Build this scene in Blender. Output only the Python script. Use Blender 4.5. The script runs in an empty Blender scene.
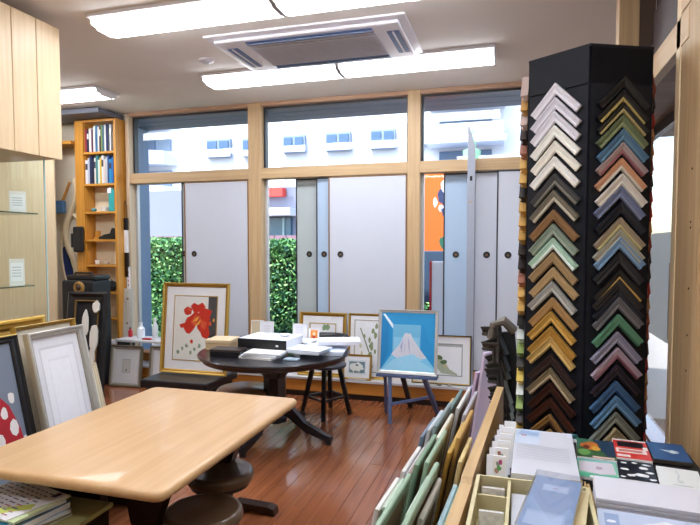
import bpy, bmesh, math, random
from mathutils import Vector, Matrix
R = math.radians
random.seed(7)
S = bpy.context.scene
C = S.collection

# ------------------------------------------------------------------ camera, world, sun, exposure
EYE = 1.4; F = 556.0; PITCH = R(2.9); YAW = math.atan(165 / 556)
cam = bpy.data.cameras.new('camera'); cam.sensor_width = 36; cam.lens = F / 700 * 36
cam.shift_y = (247 + F * math.tan(PITCH) - 262.5) / 700
cam.clip_start = 0.05; cam.clip_end = 300
camo = bpy.data.objects.new('camera', cam); C.objects.link(camo)
camo.location = (0, 0, EYE); camo.rotation_euler = (math.pi / 2 - PITCH, 0, YAW)
S.camera = camo
S.view_settings.view_transform = 'Standard'; S.view_settings.look = 'None'
S.view_settings.gamma = 1; S.view_settings.use_curve_mapping = False
S.view_settings.exposure = 0.85
W = bpy.data.worlds.new('world'); S.world = W; W.use_nodes = True
wn = W.node_tree.nodes; wl = W.node_tree.links
sky = wn.new('ShaderNodeTexSky'); sky.sky_type = 'NISHITA'; sky.sun_disc = False
sky.sun_elevation = R(48); sky.sun_rotation = R(200); sky.air_density = 1.2; sky.dust_density = 2.0
wl.new(sky.outputs[0], wn['Background'].inputs[0]); wn['Background'].inputs[1].default_value = 0.36
sl = bpy.data.lights.new('sun', 'SUN'); sl.energy = 6.0; sl.angle = R(1); sl.color = (1, .97, .92)
so = bpy.data.objects.new('sun', sl); C.objects.link(so)
so.rotation_euler = Vector((0.25, 0.36, -0.87)).to_track_quat('-Z', 'Y').to_euler()
LAMP = 10.5      # emission of the fluorescent fixtures

# ------------------------------------------------------------------ materials
MATS = {}
def lin(c):
    return tuple(((v / 12.92) if v <= .04045 else ((v + .055) / 1.055) ** 2.4) for v in [x / 255 for x in c])
def mat(c, rough=.5, metal=0, var=.06, scale=30, bump=0.0, coat=0, spec=.5):
    key = (c, rough, metal, var, scale, bump, coat, spec)
    if key in MATS: return MATS[key]
    m = bpy.data.materials.new('paint_%d' % len(MATS)); m.use_nodes = True
    n = m.node_tree.nodes; l = m.node_tree.links; b = n['Principled BSDF']
    b.inputs['Roughness'].default_value = rough; b.inputs['Metallic'].default_value = metal
    b.inputs['Coat Weight'].default_value = coat; b.inputs['Specular IOR Level'].default_value = spec
    tc = n.new('ShaderNodeTexCoord'); nz = n.new('ShaderNodeTexNoise'); nz.inputs['Scale'].default_value = scale
    nz.inputs['Detail'].default_value = 3
    l.new(tc.outputs['Object'], nz.inputs['Vector'])
    mx = n.new('ShaderNodeMix'); mx.data_type = 'RGBA'
    a = lin(c); mx.inputs[6].default_value = tuple(v * (1 - var) for v in a) + (1,)
    mx.inputs[7].default_value = tuple(min(1, v * (1 + var)) for v in a) + (1,)
    l.new(nz.outputs[0], mx.inputs[0]); l.new(mx.outputs[2], b.inputs['Base Color'])
    if bump:
        bp = n.new('ShaderNodeBump'); bp.inputs['Strength'].default_value = bump; bp.inputs['Distance'].default_value = .01
        l.new(nz.outputs[0], bp.inputs['Height']); l.new(bp.outputs[0], b.inputs['Normal'])
    MATS[key] = m; return m
def wood(c1, c2, axis='Z', rough=.4, fine=60, perobj=0.0, coat=0, stretch=.04):
    key = ('w', c1, c2, axis, rough, fine, perobj, coat, stretch)
    if key in MATS: return MATS[key]
    m = bpy.data.materials.new('wood_%d' % len(MATS)); m.use_nodes = True
    n = m.node_tree.nodes; l = m.node_tree.links; b = n['Principled BSDF']
    b.inputs['Roughness'].default_value = rough; b.inputs['Coat Weight'].default_value = coat
    tc = n.new('ShaderNodeTexCoord'); mp = n.new('ShaderNodeMapping')
    mp.inputs['Scale'].default_value = tuple(stretch if a == axis else 1 for a in 'XYZ')
    l.new(tc.outputs['Object'], mp.inputs['Vector'])
    nz = n.new('ShaderNodeTexNoise'); nz.inputs['Scale'].default_value = fine; nz.inputs['Detail'].default_value = 5
    nz.inputs['Distortion'].default_value = .6
    mx = n.new('ShaderNodeMix'); mx.data_type = 'RGBA'
    mx.inputs[6].default_value = lin(c1) + (1,); mx.inputs[7].default_value = lin(c2) + (1,)
    src = mp.outputs[0]
    if perobj:
        oi = n.new('ShaderNodeObjectInfo'); ad = n.new('ShaderNodeVectorMath'); ad.operation = 'ADD'
        mu = n.new('ShaderNodeMath'); mu.operation = 'MULTIPLY'; mu.inputs[1].default_value = 37.0
        l.new(oi.outputs['Random'], mu.inputs[0]); l.new(src, ad.inputs[0]); l.new(mu.outputs[0], ad.inputs[1]); src = ad.outputs[0]
    l.new(src, nz.inputs['Vector'])
    rp = n.new('ShaderNodeMapRange'); rp.inputs[1].default_value = .3; rp.inputs[2].default_value = .7
    l.new(nz.outputs[0], rp.inputs[0]); l.new(rp.outputs[0], mx.inputs[0])
    out = mx.outputs[2]
    if perobj:
        hs = n.new('ShaderNodeHueSaturation'); mr = n.new('ShaderNodeMapRange')
        mr.inputs[3].default_value = 1 - perobj; mr.inputs[4].default_value = 1 + perobj
        l.new(oi.outputs['Random'], mr.inputs[0]); l.new(mr.outputs[0], hs.inputs['Value']); l.new(out, hs.inputs['Color']); out = hs.outputs[0]
    l.new(out, b.inputs['Base Color'])
    MATS[key] = m; return m
def emis(c, s):
    key = ('e', c, s)
    if key in MATS: return MATS[key]
    m = bpy.data.materials.new('lamp_glow'); m.use_nodes = True; n = m.node_tree.nodes; b = n['Principled BSDF']
    b.inputs['Base Color'].default_value = lin(c) + (1,); b.inputs['Emission Color'].default_value = lin(c) + (1,)
    b.inputs['Emission Strength'].default_value = s
    MATS[key] = m; return m
def glass(tint=(255, 255, 255), refl=1.0, rough=.01):
    key = ('g', tint, refl, rough)
    if key in MATS: return MATS[key]
    m = bpy.data.materials.new('clear_glass'); m.use_nodes = True; n = m.node_tree.nodes; l = m.node_tree.links
    n.remove(n['Principled BSDF']); t = n.new('ShaderNodeBsdfTransparent'); t.inputs[0].default_value = lin(tint) + (1,)
    g = n.new('ShaderNodeBsdfGlossy'); g.inputs['Roughness'].default_value = rough
    lw = n.new('ShaderNodeLayerWeight'); lw.inputs[0].default_value = .5
    pw_ = n.new('ShaderNodeMath'); pw_.operation = 'POWER'; pw_.inputs[1].default_value = 5; l.new(lw.outputs['Facing'], pw_.inputs[0])
    f = n.new('ShaderNodeMath'); f.operation = 'MULTIPLY_ADD'; f.inputs[1].default_value = .9; f.inputs[2].default_value = .035; l.new(pw_.outputs[0], f.inputs[0])
    mu = n.new('ShaderNodeMath'); mu.operation = 'MULTIPLY'; mu.inputs[1].default_value = refl; mu.use_clamp = True
    mx = n.new('ShaderNodeMixShader'); l.new(f.outputs[0], mu.inputs[0]); l.new(mu.outputs[0], mx.inputs[0])
    l.new(t.outputs[0], mx.inputs[1]); l.new(g.outputs[0], mx.inputs[2]); l.new(mx.outputs[0], n['Material Output'].inputs[0])
    MATS[key] = m; return m

# ------------------------------------------------------------------ mesh helpers
class MB:
    def __init__(s): s.v = []; s.f = []; s.mi = []; s.m = []; s.M = None
    def mid(s, m):
        if m not in s.m: s.m.append(m)
        return s.m.index(m)
    def add(s, vs, fs, m):
        o = len(s.v); i = s.mid(m)
        if s.M: vs = [s.M @ Vector(v) for v in vs]
        s.v += [tuple(v) for v in vs]
        for f in fs: s.f.append(tuple(o + k for k in f)); s.mi.append(i)
        return s
    def box(s, a, b, m, bev=0):
        (x0, y0, z0), (x1, y1, z1) = a, b
        if bev <= 0:
            vs = [(x, y, z) for z in (z0, z1) for y in (y0, y1) for x in (x0, x1)]
            return s.add(vs, [(0, 2, 3, 1), (4, 5, 7, 6), (0, 1, 5, 4), (1, 3, 7, 5), (3, 2, 6, 7), (2, 0, 4, 6)], m)
        bm = bmesh.new(); bmesh.ops.create_cube(bm, size=1)
        for v in bm.verts:
            v.co = Vector((x0 + (v.co.x + .5) * (x1 - x0), y0 + (v.co.y + .5) * (y1 - y0), z0 + (v.co.z + .5) * (z1 - z0)))
        bmesh.ops.bevel(bm, geom=bm.edges[:], offset=bev, segments=2, affect='EDGES', profile=.5)
        return s.frombm(bm, m)
    def frombm(s, bm, m):
        bm.verts.index_update(); s.add([v.co.copy() for v in bm.verts], [[v.index for v in f.verts] for f in bm.faces], m); bm.free(); return s
    def prism(s, poly, a, b, m, ax='Z'):
        n = len(poly)
        def P(p, h): return {'Z': (p[0], p[1], h), 'Y': (p[0], h, p[1]), 'X': (h, p[0], p[1])}[ax]
        vs = [P(p, a) for p in poly] + [P(p, b) for p in poly]
        fs = [tuple(range(n))[::-1], tuple(range(n, 2 * n))] + [(i, (i + 1) % n, n + (i + 1) % n, n + i) for i in range(n)]
        return s.add(vs, fs, m)
    def bar(s, p, q, w, h, m, taper=1.0, up=None):
        p = Vector(p); q = Vector(q); d = (q - p).normalized()
        u = Vector(up) if up else (Vector((0, 0, 1)) if abs(d.z) < .9 else Vector((1, 0, 0)))
        a = d.cross(u).normalized(); b = a.cross(d)
        vs = []
        for c, k in ((p, 1), (q, taper)):
            for i, j in ((-1, -1), (1, -1), (1, 1), (-1, 1)): vs.append(c + a * i * w / 2 * k + b * j * h / 2 * k)
        return s.add(vs, [(3, 2, 1, 0), (4, 5, 6, 7), (0, 1, 5, 4), (1, 2, 6, 5), (2, 3, 7, 6), (3, 0, 4, 7)], m)
    def tube(s, pts, r, m, n=8, rs=None, flat=1.0, closed=False):
        pts = [Vector(p) for p in pts]; vs = []; L = len(pts)
        a = None
        for i, p in enumerate(pts):
            if closed: d = pts[(i + 1) % L] - pts[i - 1]
            else: d = pts[min(i + 1, L - 1)] - pts[max(i - 1, 0)]
            d.normalize()
            if a is None: a = d.orthogonal().normalized()
            else: a = (a - d * a.dot(d)).normalized()
            b = d.cross(a); rr = rs[i] if rs else r
            for k in range(n):
                t = 2 * math.pi * k / n; vs.append(p + (a * math.cos(t) + b * math.sin(t) * flat) * rr)
        fs = [(i * n + k, i * n + (k + 1) % n, (i + 1) * n + (k + 1) % n, (i + 1) * n + k) for i in range(L - 1) for k in range(n)]
        if closed: fs += [((L - 1) * n + k, (L - 1) * n + (k + 1) % n, (k + 1) % n, k) for k in range(n)]
        else: fs += [tuple(range(n))[::-1], tuple(range((L - 1) * n, L * n))]
        return s.add(vs, fs, m)
    def lathe(s, prof, m, c=(0, 0), n=24):
        vs = []; L = len(prof)
        for r, z in prof:
            for k in range(n):
                t = 2 * math.pi * k / n; vs.append((c[0] + r * math.cos(t), c[1] + r * math.sin(t), z))
        fs = [(i * n + k, i * n + (k + 1) % n, (i + 1) * n + (k + 1) % n, (i + 1) * n + k) for i in range(L - 1) for k in range(n)]
        fs += [tuple(range(n))[::-1], tuple(range((L - 1) * n, L * n))]
        return s.add(vs, fs, m)
    def sphere(s, c, r, m, sub=2, sc=(1, 1, 1), noise=0):
        bm = bmesh.new(); bmesh.ops.create_icosphere(bm, subdivisions=sub, radius=1)
        for v in bm.verts:
            k = 1 + (random.uniform(-noise, noise) if noise else 0)
            v.co = Vector((c[0] + v.co.x * r * sc[0] * k, c[1] + v.co.y * r * sc[1] * k, c[2] + v.co.z * r * sc[2] * k))
        return s.frombm(bm, m)
    def ring(s, w, h, prof, m, m2=None, split=None):
        """mitred rails of a picture frame standing in XZ, face toward -Y; prof = closed list of (inset, forward)"""
        n = len(prof); L = []
        for u, d in prof: L.append([(-w / 2 + u, -d, u), (w / 2 - u, -d, u), (w / 2 - u, -d, h - u), (-w / 2 + u, -d, h - u)])
        vs = [p for r in L for p in r]
        for i in range(n):
            j = (i + 1) % n
            fs = [(i * 4 + k, i * 4 + (k + 1) % 4, j * 4 + (k + 1) % 4, j * 4 + k) for k in range(4)]
            s.add(vs, fs, m2 if (m2 and split and i in split) else m)
        return s
    def build(s, name, parent=None, loc=None, rot=None, smooth=False):
        me = bpy.data.meshes.new(name); me.from_pydata(s.v, [], s.f)
        for m in s.m: me.materials.append(m)
        me.polygons.foreach_set('material_index', s.mi)
        bm = bmesh.new(); bm.from_mesh(me); bmesh.ops.remove_doubles(bm, verts=bm.verts, dist=1e-6)
        bmesh.ops.recalc_face_normals(bm, faces=bm.faces); bm.to_mesh(me); bm.free()
        if smooth:
            me.polygons.foreach_set('use_smooth', [True] * len(me.polygons))
            try: me.set_sharp_from_angle(angle=R(40))
            except Exception: pass
        o = bpy.data.objects.new(name, me); C.objects.link(o)
        if parent: o.parent = parent
        if loc: o.location = loc
        if rot: o.rotation_euler = rot
        return o
def tag(o, label=None, cat=None, group=None, kind=None):
    if label: o['label'] = label
    if cat: o['category'] = cat
    if group: o['group'] = group
    if kind: o['kind'] = kind
    return o
def thing(name, label, cat, loc=(0, 0, 0), rot=(0, 0, 0), group=None):
    o = bpy.data.objects.new(name, None); C.objects.link(o); o.empty_display_size = .1
    o.location = loc; o.rotation_euler = rot
    return tag(o, label, cat, group)
def bx(name, a, b, m, parent=None, bev=0): return MB().box(a, b, m, bev).build(name, parent)
def struct(o): o['kind'] = 'structure'; return o
def blob(cx, cy, r, n=10, jag=.3, seed=1, sx=1, sy=1):
    q = random.Random(seed)
    return [(cx + math.cos(2 * math.pi * i / n) * r * sx * (1 + q.uniform(-jag, jag)), cy + math.sin(2 * math.pi * i / n) * r * sy * (1 + q.uniform(-jag, jag))) for i in range(n)]
def rect(x0, y0, x1, y1): return [(x0, y0), (x1, y0), (x1, y1), (x0, y1)]
def art(w, h, base, polys, name, parent, flat=False, off=(0, 0, 0), step=.0004, rough=.5):
    """a print: a thin sheet with inked shapes; coordinates 0..1. upright: XZ facing -Y; flat: XY facing up"""
    mb = MB()
    def P(u, v, k): return ((u - .5) * w + off[0], (v - .5) * h + off[1], off[2] + k) if flat else ((u - .5) * w + off[0], off[1] - k, v * h + off[2])
    mb.add([P(0, 0, 0), P(1, 0, 0), P(1, 1, 0), P(0, 1, 0)], [(0, 1, 2, 3)], mat(base, rough, var=.02))
    for i, (c, poly) in enumerate(polys):
        cl = [(min(1, max(0, x)), min(1, max(0, y))) for x, y in poly]
        mb.add([P(x, y, step * (1 + i * .12)) for x, y in cl], [tuple(range(len(cl)))], mat(c, rough, var=.05))
    me_o = mb.build(name, parent)
    return me_o

# ------------------------------------------------------------------ shared colours
CEDAR = wood((196, 166, 126), (176, 144, 106), 'Z', .5, 40)
CEDARX = wood((196, 166, 126), (176, 144, 106), 'X', .5, 40)
CEDARY = wood((214, 184, 146), (198, 166, 128), 'Y', .5, 40)
PALE = wood((222, 194, 156), (210, 180, 140), 'Z', .4, 50)
HONEY = wood((214, 152, 62), (190, 126, 44), 'Z', .4, 40)
HONEYX = wood((214, 152, 62), (190, 126, 44), 'X', .4, 40)
ORANGEX = wood((206, 138, 60), (184, 112, 44), 'X', .4, 30)
TABLEY = wood((206, 168, 124), (194, 152, 106), 'Y', .36, 26, coat=.12)
WALL = mat((228, 216, 196), .8, bump=.05)
CREAM = mat((236, 222, 194), .8)
CEIL = mat((226, 218, 212), .85, var=.02, scale=120, bump=.03)
BLACK = mat((20, 21, 27), .35); BLACKM = mat((26, 26, 30), .6)
DKBROWN = wood((46, 24, 18), (34, 17, 12), 'Z', .35, 40)
PAPER = mat((240, 241, 248), .6, var=.02); MATB = mat((238, 238, 240), .7, var=.02)
GOLD = mat((204, 168, 84), .35, .6, var=.12); GOLD2 = mat((170, 128, 52), .4, .6, var=.12)
SILV = mat((206, 204, 200), .35, .6, var=.1); PEWTER = mat((138, 128, 108), .4, .5, var=.12)
GL = glass(); SHEEN = glass(refl=.8)

# ------------------------------------------------------------------ the room
fl = bx('floor', (-5.6, -2.2, -.12), (1.1, 5.4, -.012), mat((70, 40, 26), .6)); struct(fl)
FLW = wood((152, 92, 60), (124, 70, 43), 'Y', .2, 34, perobj=.08, coat=.3)
pw = .091; plank_meshes = {}
q = random.Random(3); cnt = 0
ix = 0; x = -2.75
while x < .95:
    y = .55 - q.random() * 1.1
    while y < 4.95:
        L = q.choice((.91, 1.21, 1.52)); y1 = min(y + L, 4.98)
        if y1 > .3:
            L2 = round(y1 - y, 2)
            if L2 not in plank_meshes:
                mb = MB().box((-pw / 2 + .0008, 0, -.012), (pw / 2 - .0008, L2 - .0016, 0), FLW, .0012)
                o = mb.build('floor_plank', fl); plank_meshes[L2] = o.data
            else:
                o = bpy.data.objects.new('floor_plank', plank_meshes[L2]); C.objects.link(o); o.parent = fl
            o.location = (x, y, q.uniform(-.0003, .0003)); cnt += 1
        y = y1
    x += pw
# the rest of the floor, too far to the side to tell the boards apart
bx('floor_board_area', (-5.6, -2.2, -.012), (x - pw * 41.6, 5.1, -.001), FLW, fl) if False else None
for a, b in (((-5.6, -2.2), (-2.8, 5.2)), ((.96, -2.2), (1.1, 5.2)), ((-2.8, -2.2), (.96, -.3)), ((-2.8, 4.98), (.96, 5.2))):
    o = bx('floor_boards', (a[0], a[1], -.012), (b[0], b[1], -.001), FLW, fl); o['kind'] = 'stuff'

cl = bx('ceiling', (-5.7, -2.3, 2.82), (2.3, 5.12, 3.05), CEIL); struct(cl)
struct(bx('wall_back', (-5.7, -2.3, 0), (2.3, -2.2, 2.82), WALL))
struct(bx('wall_left', (-5.7, -2.2, 0), (-5.6, 5.2, 2.82), CREAM))
wb = bx('wall_window_side', (-5.6, 5.1, 0), (-4.0, 5.2, 2.82), WALL); struct(wb)
WX = [(-4.0, -3.97), (-2.56, -2.42), (-.955, -.84), (.12, .6)]     # posts of the window wall
def post(n, x0, x1, m=CEDAR, y0=5.06, y1=5.2, z0=.17, z1=2.82):
    o = bx('trim_%d' % n, (x0, y0, z0), (x1, y1, z1), m, bev=.004); return struct(o)
post(1, -4.0, -3.955, wood((214, 196, 170), (196, 170, 140), 'Z'))
post(2, -2.56, -2.42); post(3, -.955, -.84); post(4, .10, .62)
# top rail with the pinkish lip and the transom rail, one per bay
PINK = wood((196, 158, 130), (176, 136, 108), 'X')
tn = 5
bays = [(-3.955, -2.56), (-2.42, -.955), (-.84, .10)]
for a, b in bays:
    struct(bx('trim_%d' % tn, (a, 5.07, 2.785), (b, 5.2, 2.82), PINK)); tn += 1
    struct(bx('trim_%d' % tn, (a, 5.06, 2.075), (b, 5.2, 2.178), CEDARX, bev=.003)); tn += 1
    struct(bx('trim_%d' % tn, (a, 5.04, .185), (b, 5.2, .27), ORANGEX)); tn += 1
DARKAL = mat((34, 38, 46), .4); LTAL = mat((190, 190, 192), .4, .3)
for i, (a, b) in enumerate(bays):
    w = bx('window_%d' % (i + 1), (a, 5.13, 2.178), (a + .02, 5.19, 2.785), DARKAL); struct(w)
    bx('side_stile', (b - .02, 5.13, 2.178), (b, 5.19, 2.785), DARKAL, w)
    bx('top_rail', (a + .02, 5.13, 2.765), (b - .02, 5.19, 2.785), DARKAL, w)
    bx('bottom_rail', (a + .02, 5.13, 2.178), (b - .02, 5.19, 2.19), LTAL, w)
    bx('upper_pane', (a + .02, 5.155, 2.19), (b - .02, 5.16, 2.765), GL, w)
    bx('lower_stile', (a, 5.15, .27), (a + .025, 5.19, 2.075), LTAL, w)
    bx('lower_pane', (a + .025, 5.19, .27), (b, 5.195, 2.075), GL, w)
# ledge (raised wooden step under the windows)
lg = bx('trim_20', (-4.02, 4.83, .055), (.62, 4.86, .165), ORANGEX); struct(lg)
struct(bx('baseboard_window', (-4.02, 4.845, 0), (.62, 4.87, .055), mat((30, 22, 20), .5)))
struct(bx('trim_21', (-4.02, 4.815, .165), (.62, 5.2, .185), mat((206, 204, 204), .5)))
# nearer wooden plinth at the right end
struct(bx('trim_22', (-.21, 3.84, 0), (.60, 4.81, .165), ORANGEX))
struct(bx('trim_23', (-.215, 3.83, .165), (.60, 4.812, .18), ORANGEX))

# sliding panels -----------------------------------------------------
PAN = mat((196, 199, 211), .75, var=.02, scale=8); PANB = mat((168, 188, 212), .75, var=.02, scale=8)
PANG = mat((170, 178, 180), .75, var=.02, scale=8)
def panel(x0, x1, y, m, fm, label, pulls, group='sliding panels in front of the windows'):
    t = thing('sliding_panel', label, 'sliding panel', ((x0 + x1) / 2, y, .27), group=group)
    w = (x1 - x0) / 2; H = 1.80
    bx('panel', (-w + .012, -.008, .012), (w - .012, .008, H - .012), m, t)
    mb = MB()
    mb.box((-w, -.012, 0), (-w + .012, .012, H), fm).box((w - .012, -.012, 0), (w, .012, H), fm)
    mb.box((-w + .012, -.012, 0), (w - .012, .012, .012), fm).box((-w + .012, -.012, H - .012), (w - .012, .012, H), fm)
    mb.build('frame', t)
    for px in pulls:
        p = MB().lathe([(.026, 0), (.030, .004), (.024, .006), (.018, .003), (.001, .003)], BLACKM, n=20).build('finger_pull', t, (px - (x0 + x1) / 2, -.0085, 1.06), (R(90), 0, 0), smooth=True)
        MB().lathe([(.012, 0), (.012, .002)], mat((120, 92, 70), .4, .5), n=14).build('pull_boss', p, (0, 0, .003))
BRF = wood((150, 110, 70), (120, 84, 52), 'Z')
panel(-3.36, -3.27, 5.125, PANG, DARKAL, 'narrow grey edge of a sliding panel showing left of the leftmost wide panel', [-3.33])
panel(-3.30, -2.565, 5.082, PAN, BRF, 'wide pale sliding panel in the left window bay, behind the red flower picture', [-3.19])
panel(-2.09, -1.835, 5.168, PANG, DARKAL, 'narrow greenish-grey sliding panel in the middle bay beside the bare glass', [-1.95])
panel(-1.86, -1.70, 5.125, PANB, DARKAL, 'narrow bluish sliding panel between the greenish one and the widest one', [-1.78])
panel(-1.72, -.96, 5.082, PAN, BRF, 'widest pale lavender sliding panel, in the middle bay above the ledge pictures', [-1.60])
panel(-.635, -.34, 5.168, PANB, DARKAL, 'light blue sliding panel in the right bay next to the orange banner', [-.52])
panel(-.36, -.145, 5.125, PAN, DARKAL, 'lavender sliding panel in the right bay, middle one of its three panels', [-.245])
panel(-.16, .10, 5.082, PAN, DARKAL, 'lavender sliding panel half hidden behind the left edge of the tower', [-.06])
# slim upright strip with sloped top standing on the ledge
st = thing('upright_strip', 'slim silvery upright strip with a slanted pointed top rising past the transom rail', 'strip', (-.375, 4.97, .185), (0, 0, R(8)))
MB().prism([(-.033, 0), (.033, 0), (.033, 2.08), (.0, 2.2), (-.025, 2.27), (-.033, 2.26)], -.006, .006, mat((160, 164, 178), .5), 'Y').build('strip', st)
MB().box((-.012, -.012, 1.79), (.008, -.006, 1.83), BLACKM).build('latch', st)
MB().box((-.02, -.012, 1.6), (.01, -.006, 1.612), mat((190, 160, 130), .5)).build('pin', st)

# ------------------------------------------------------------------ right wall with entrance
DKP = mat((78, 66, 66), .6, var=.1)
wr = bx('wall_right', (.63, -2.2, 2.36), (.75, 3.02, 2.82), mat((58, 48, 48), .7)); struct(wr)
for k in range(6):
    for r_ in range(3):
        y0 = 3.01 - (k + 1) * .42 - (.2 if r_ % 2 else 0); z0 = 2.365 + r_ * .152
        bx('wall_panel', (.618, y0 + .003, z0), (.63, y0 + .417, z0 + .149), DKP, wr)
struct(bx('trim_30', (.468, 3.02, 0), (.56, 3.11, 2.82), CEDAR, bev=.004))
struct(bx('trim_31', (.56, 3.03, 0), (.63, 3.12, 2.82), mat((84, 64, 52), .6)))
struct(bx('trim_32', (.60, 2.36, 2.172), (.64, 3.02, 2.285), CEDARY, bev=.003))
struct(bx('trim_37', (.61, 2.50, 2.285), (.63, 3.02, 2.36), DKP))
struct(bx('trim_33', (.60, 2.46, 0), (.66, 2.52, 2.82), wood((240, 214, 172), (228, 196, 150), 'Z'), bev=.004))
sp = bx('trim_34', (.604, 2.18, 0), (.66, 2.459, 2.30), CEDAR); struct(sp)
for z in (1.68, 1.49, 1.47, 1.25, 1.08, .95): MB().lathe([(.004, 0), (.004, .002)], BLACKM, n=8).build('peg_hole', sp, (.6035, 2.27, z), (0, R(-90), 0))
struct(bx('trim_35', (.60, 1.6, 2.30), (.66, 2.46, 2.44), CEDARY))
struct(bx('wall_right_near', (.66, -2.2, 0), (.78, 2.18, 2.36), CREAM))
struct(bx('trim_36', (.628, 2.525, 0), (.70, 2.60, 2.17), mat((52, 58, 76), .35), bev=.003))
# vestibule: soffit boards, glazed door, far side
sf = bx('ceiling_entrance', (.64, 2.3, 2.31), (1.5, 5.2, 2.36), mat((86, 62, 50), .6)); struct(sf)
for k in range(8):
    bx('soffit_board', (.64, 2.52 + k * .3, 2.295), (1.3, 2.815 + k * .3, 2.31), wood((112, 84, 68), (92, 66, 54), 'X', .6, 30), sf)
struct(bx('wall_entrance_far', (.62, 5.0, 0), (1.0, 5.2, 2.31), CREAM))
dr = bx('door_1', (.98, 3.13, 2.22), (1.02, 4.98, 2.295), DARKAL); struct(dr)
for y in (3.13, 3.82, 4.92): bx('stile', (.98, y, 0), (1.02, y + .06, 2.22), DARKAL, dr)
for a, b in ((3.19, 3.82), (3.88, 4.92)):
    bx('pane', (.997, a, 1.5), (1.003, b, 2.22), GL, dr); bx('lower_panel', (.99, a, .75), (1.01, b, 1.5), mat((150, 166, 180), .4), dr)
    bx('bottom_pane', (.997, a, .1), (1.003, b, .75), GL, dr)
bx('pull_handle', (.955, 4.0, .8), (.98, 4.04, 1.3), mat((70, 72, 80), .3, .6), dr, .006)
# dark boards of the space above the showcase etc. belong to the left side below

# ------------------------------------------------------------------ ceiling fixtures
def fixture(x0, x1, y0, y1, label):
    t = thing('ceiling_light', label, 'ceiling light', ((x0 + x1) / 2, (y0 + y1) / 2, 2.82), group='fluorescent ceiling lights')
    w = (x1 - x0) / 2; d = (y1 - y0) / 2
    bx('housing', (-w, -d, -.022), (w, d, 0), mat((214, 208, 212), .5), t, .003)
    for s in (-1, 1): # stepped end caps
        e = [(-d * .82, -.022), (-d * .76, -.055), (-d * .5, -.06), (-d * .42, -.07), (d * .42, -.07), (d * .5, -.06), (d * .76, -.055), (d * .82, -.022)]
        a, b = (s * (w - .012), s * (w - .004)); MB().prism(e, min(a, b), max(a, b), mat((230, 228, 232), .4), 'X').build('end_cap', t)
    e = [(-d * .8, -.022), (-d * .74, -.053), (-d * .48, -.058), (-d * .4, -.068), (d * .4, -.068), (d * .48, -.058), (d * .74, -.053), (d * .8, -.022)]
    MB().prism(e, -w + .013, w - .013, emis((242, 248, 255), LAMP), 'X').build('diffuser', t)
fixture(-2.53, -1.325, 2.86, 3.17, 'lit fluorescent fixture at the top left, nearest the camera on the left')
fixture(-1.315, -.11, 2.86, 3.17, 'lit fluorescent fixture at the top centre, end to end with the top left one')
fixture(-2.50, -1.335, 4.09, 4.42, 'lit fluorescent fixture left of the pair under the air conditioner, near the windows')
fixture(-1.325, -.155, 4.09, 4.42, 'lit fluorescent fixture right of the pair under the air conditioner, near the windows')
fixture(-4.75, -3.55, 4.10, 4.42, 'lit fluorescent fixture at the far left partly behind the hanging cabinet')
fixture(-2.55, -1.345, 1.2, 1.56, 'fluorescent fixture above the pale table, out of the frame')
fixture(-.9, .3, 1.2, 1.56, 'fluorescent fixture above the card table, out of the frame')
fixture(-4.9, -3.7, 2.9, 3.2, 'added unseen light brightening the space behind the hanging cabinet')  # added lamp, out of view, to brighten what shows through the showcase
fixture(-2.0, -.8, -.6, -.24, 'fluorescent fixture behind the camera')
# air conditioner
ac = thing('air_conditioner', 'white recessed ceiling air conditioner with dark louvre slots and grey grille', 'air conditioner', (-1.35, 3.755, 2.82))
ACW = mat((222, 218, 226), .4); DKB = mat((44, 76, 130), .4)
bx('panel', (-.69, -.375, -.016), (.69, .375, 0), ACW, ac, .005)
bx('panel_step', (-.64, -.32, -.040), (.64, .32, -.016), ACW, ac, .01)
for (a, b) in (((-.42, -.285), (.46, -.215)), ((-.42, .215), (.46, .285))): bx('outlet', (a[0], a[1], -.044), (b[0], b[1], -.04), DKB, ac)
for (a, b) in (((-.60, -.2), (-.52, .2)), ((.54, -.2), (.62, .2))):
    o = bx('side_outlet', (a[0], a[1], -.044), (b[0], b[1], -.04), DKB, ac)
    bx('louvre', ((a[0] + b[0]) / 2 - .006, a[1], -.048), ((a[0] + b[0]) / 2 + .006, b[1], -.044), ACW, o)
for yy in (-.25, .25): bx('long_louvre', (-.42, yy - .008, -.05), (.46, yy + .008, -.044), mat((120, 130, 160), .4), ac)
g = bx('grille', (-.42, -.185, -.046), (.46, .185, -.04), mat((168, 168, 180), .6), ac)
for k in range(15): bx('grille_bar', (-.42, -.18 + k * .0255, -.052), (.46, -.172 + k * .0255, -.046), mat((196, 194, 206), .5), g)
sd = thing('smoke_detector', 'small round white detector on the ceiling left of the air conditioner', 'detector', (-2.27, 3.81, 2.82))
MB().lathe([(.055, 0), (.055, -.012), (.04, -.022), (.001, -.022)], ACW).build('body', sd, smooth=True)
MB().lathe([(.022, -.022), (.02, -.032), (.001, -.034)], mat((180, 176, 180), .4)).build('sensor', sd, smooth=True)

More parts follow.
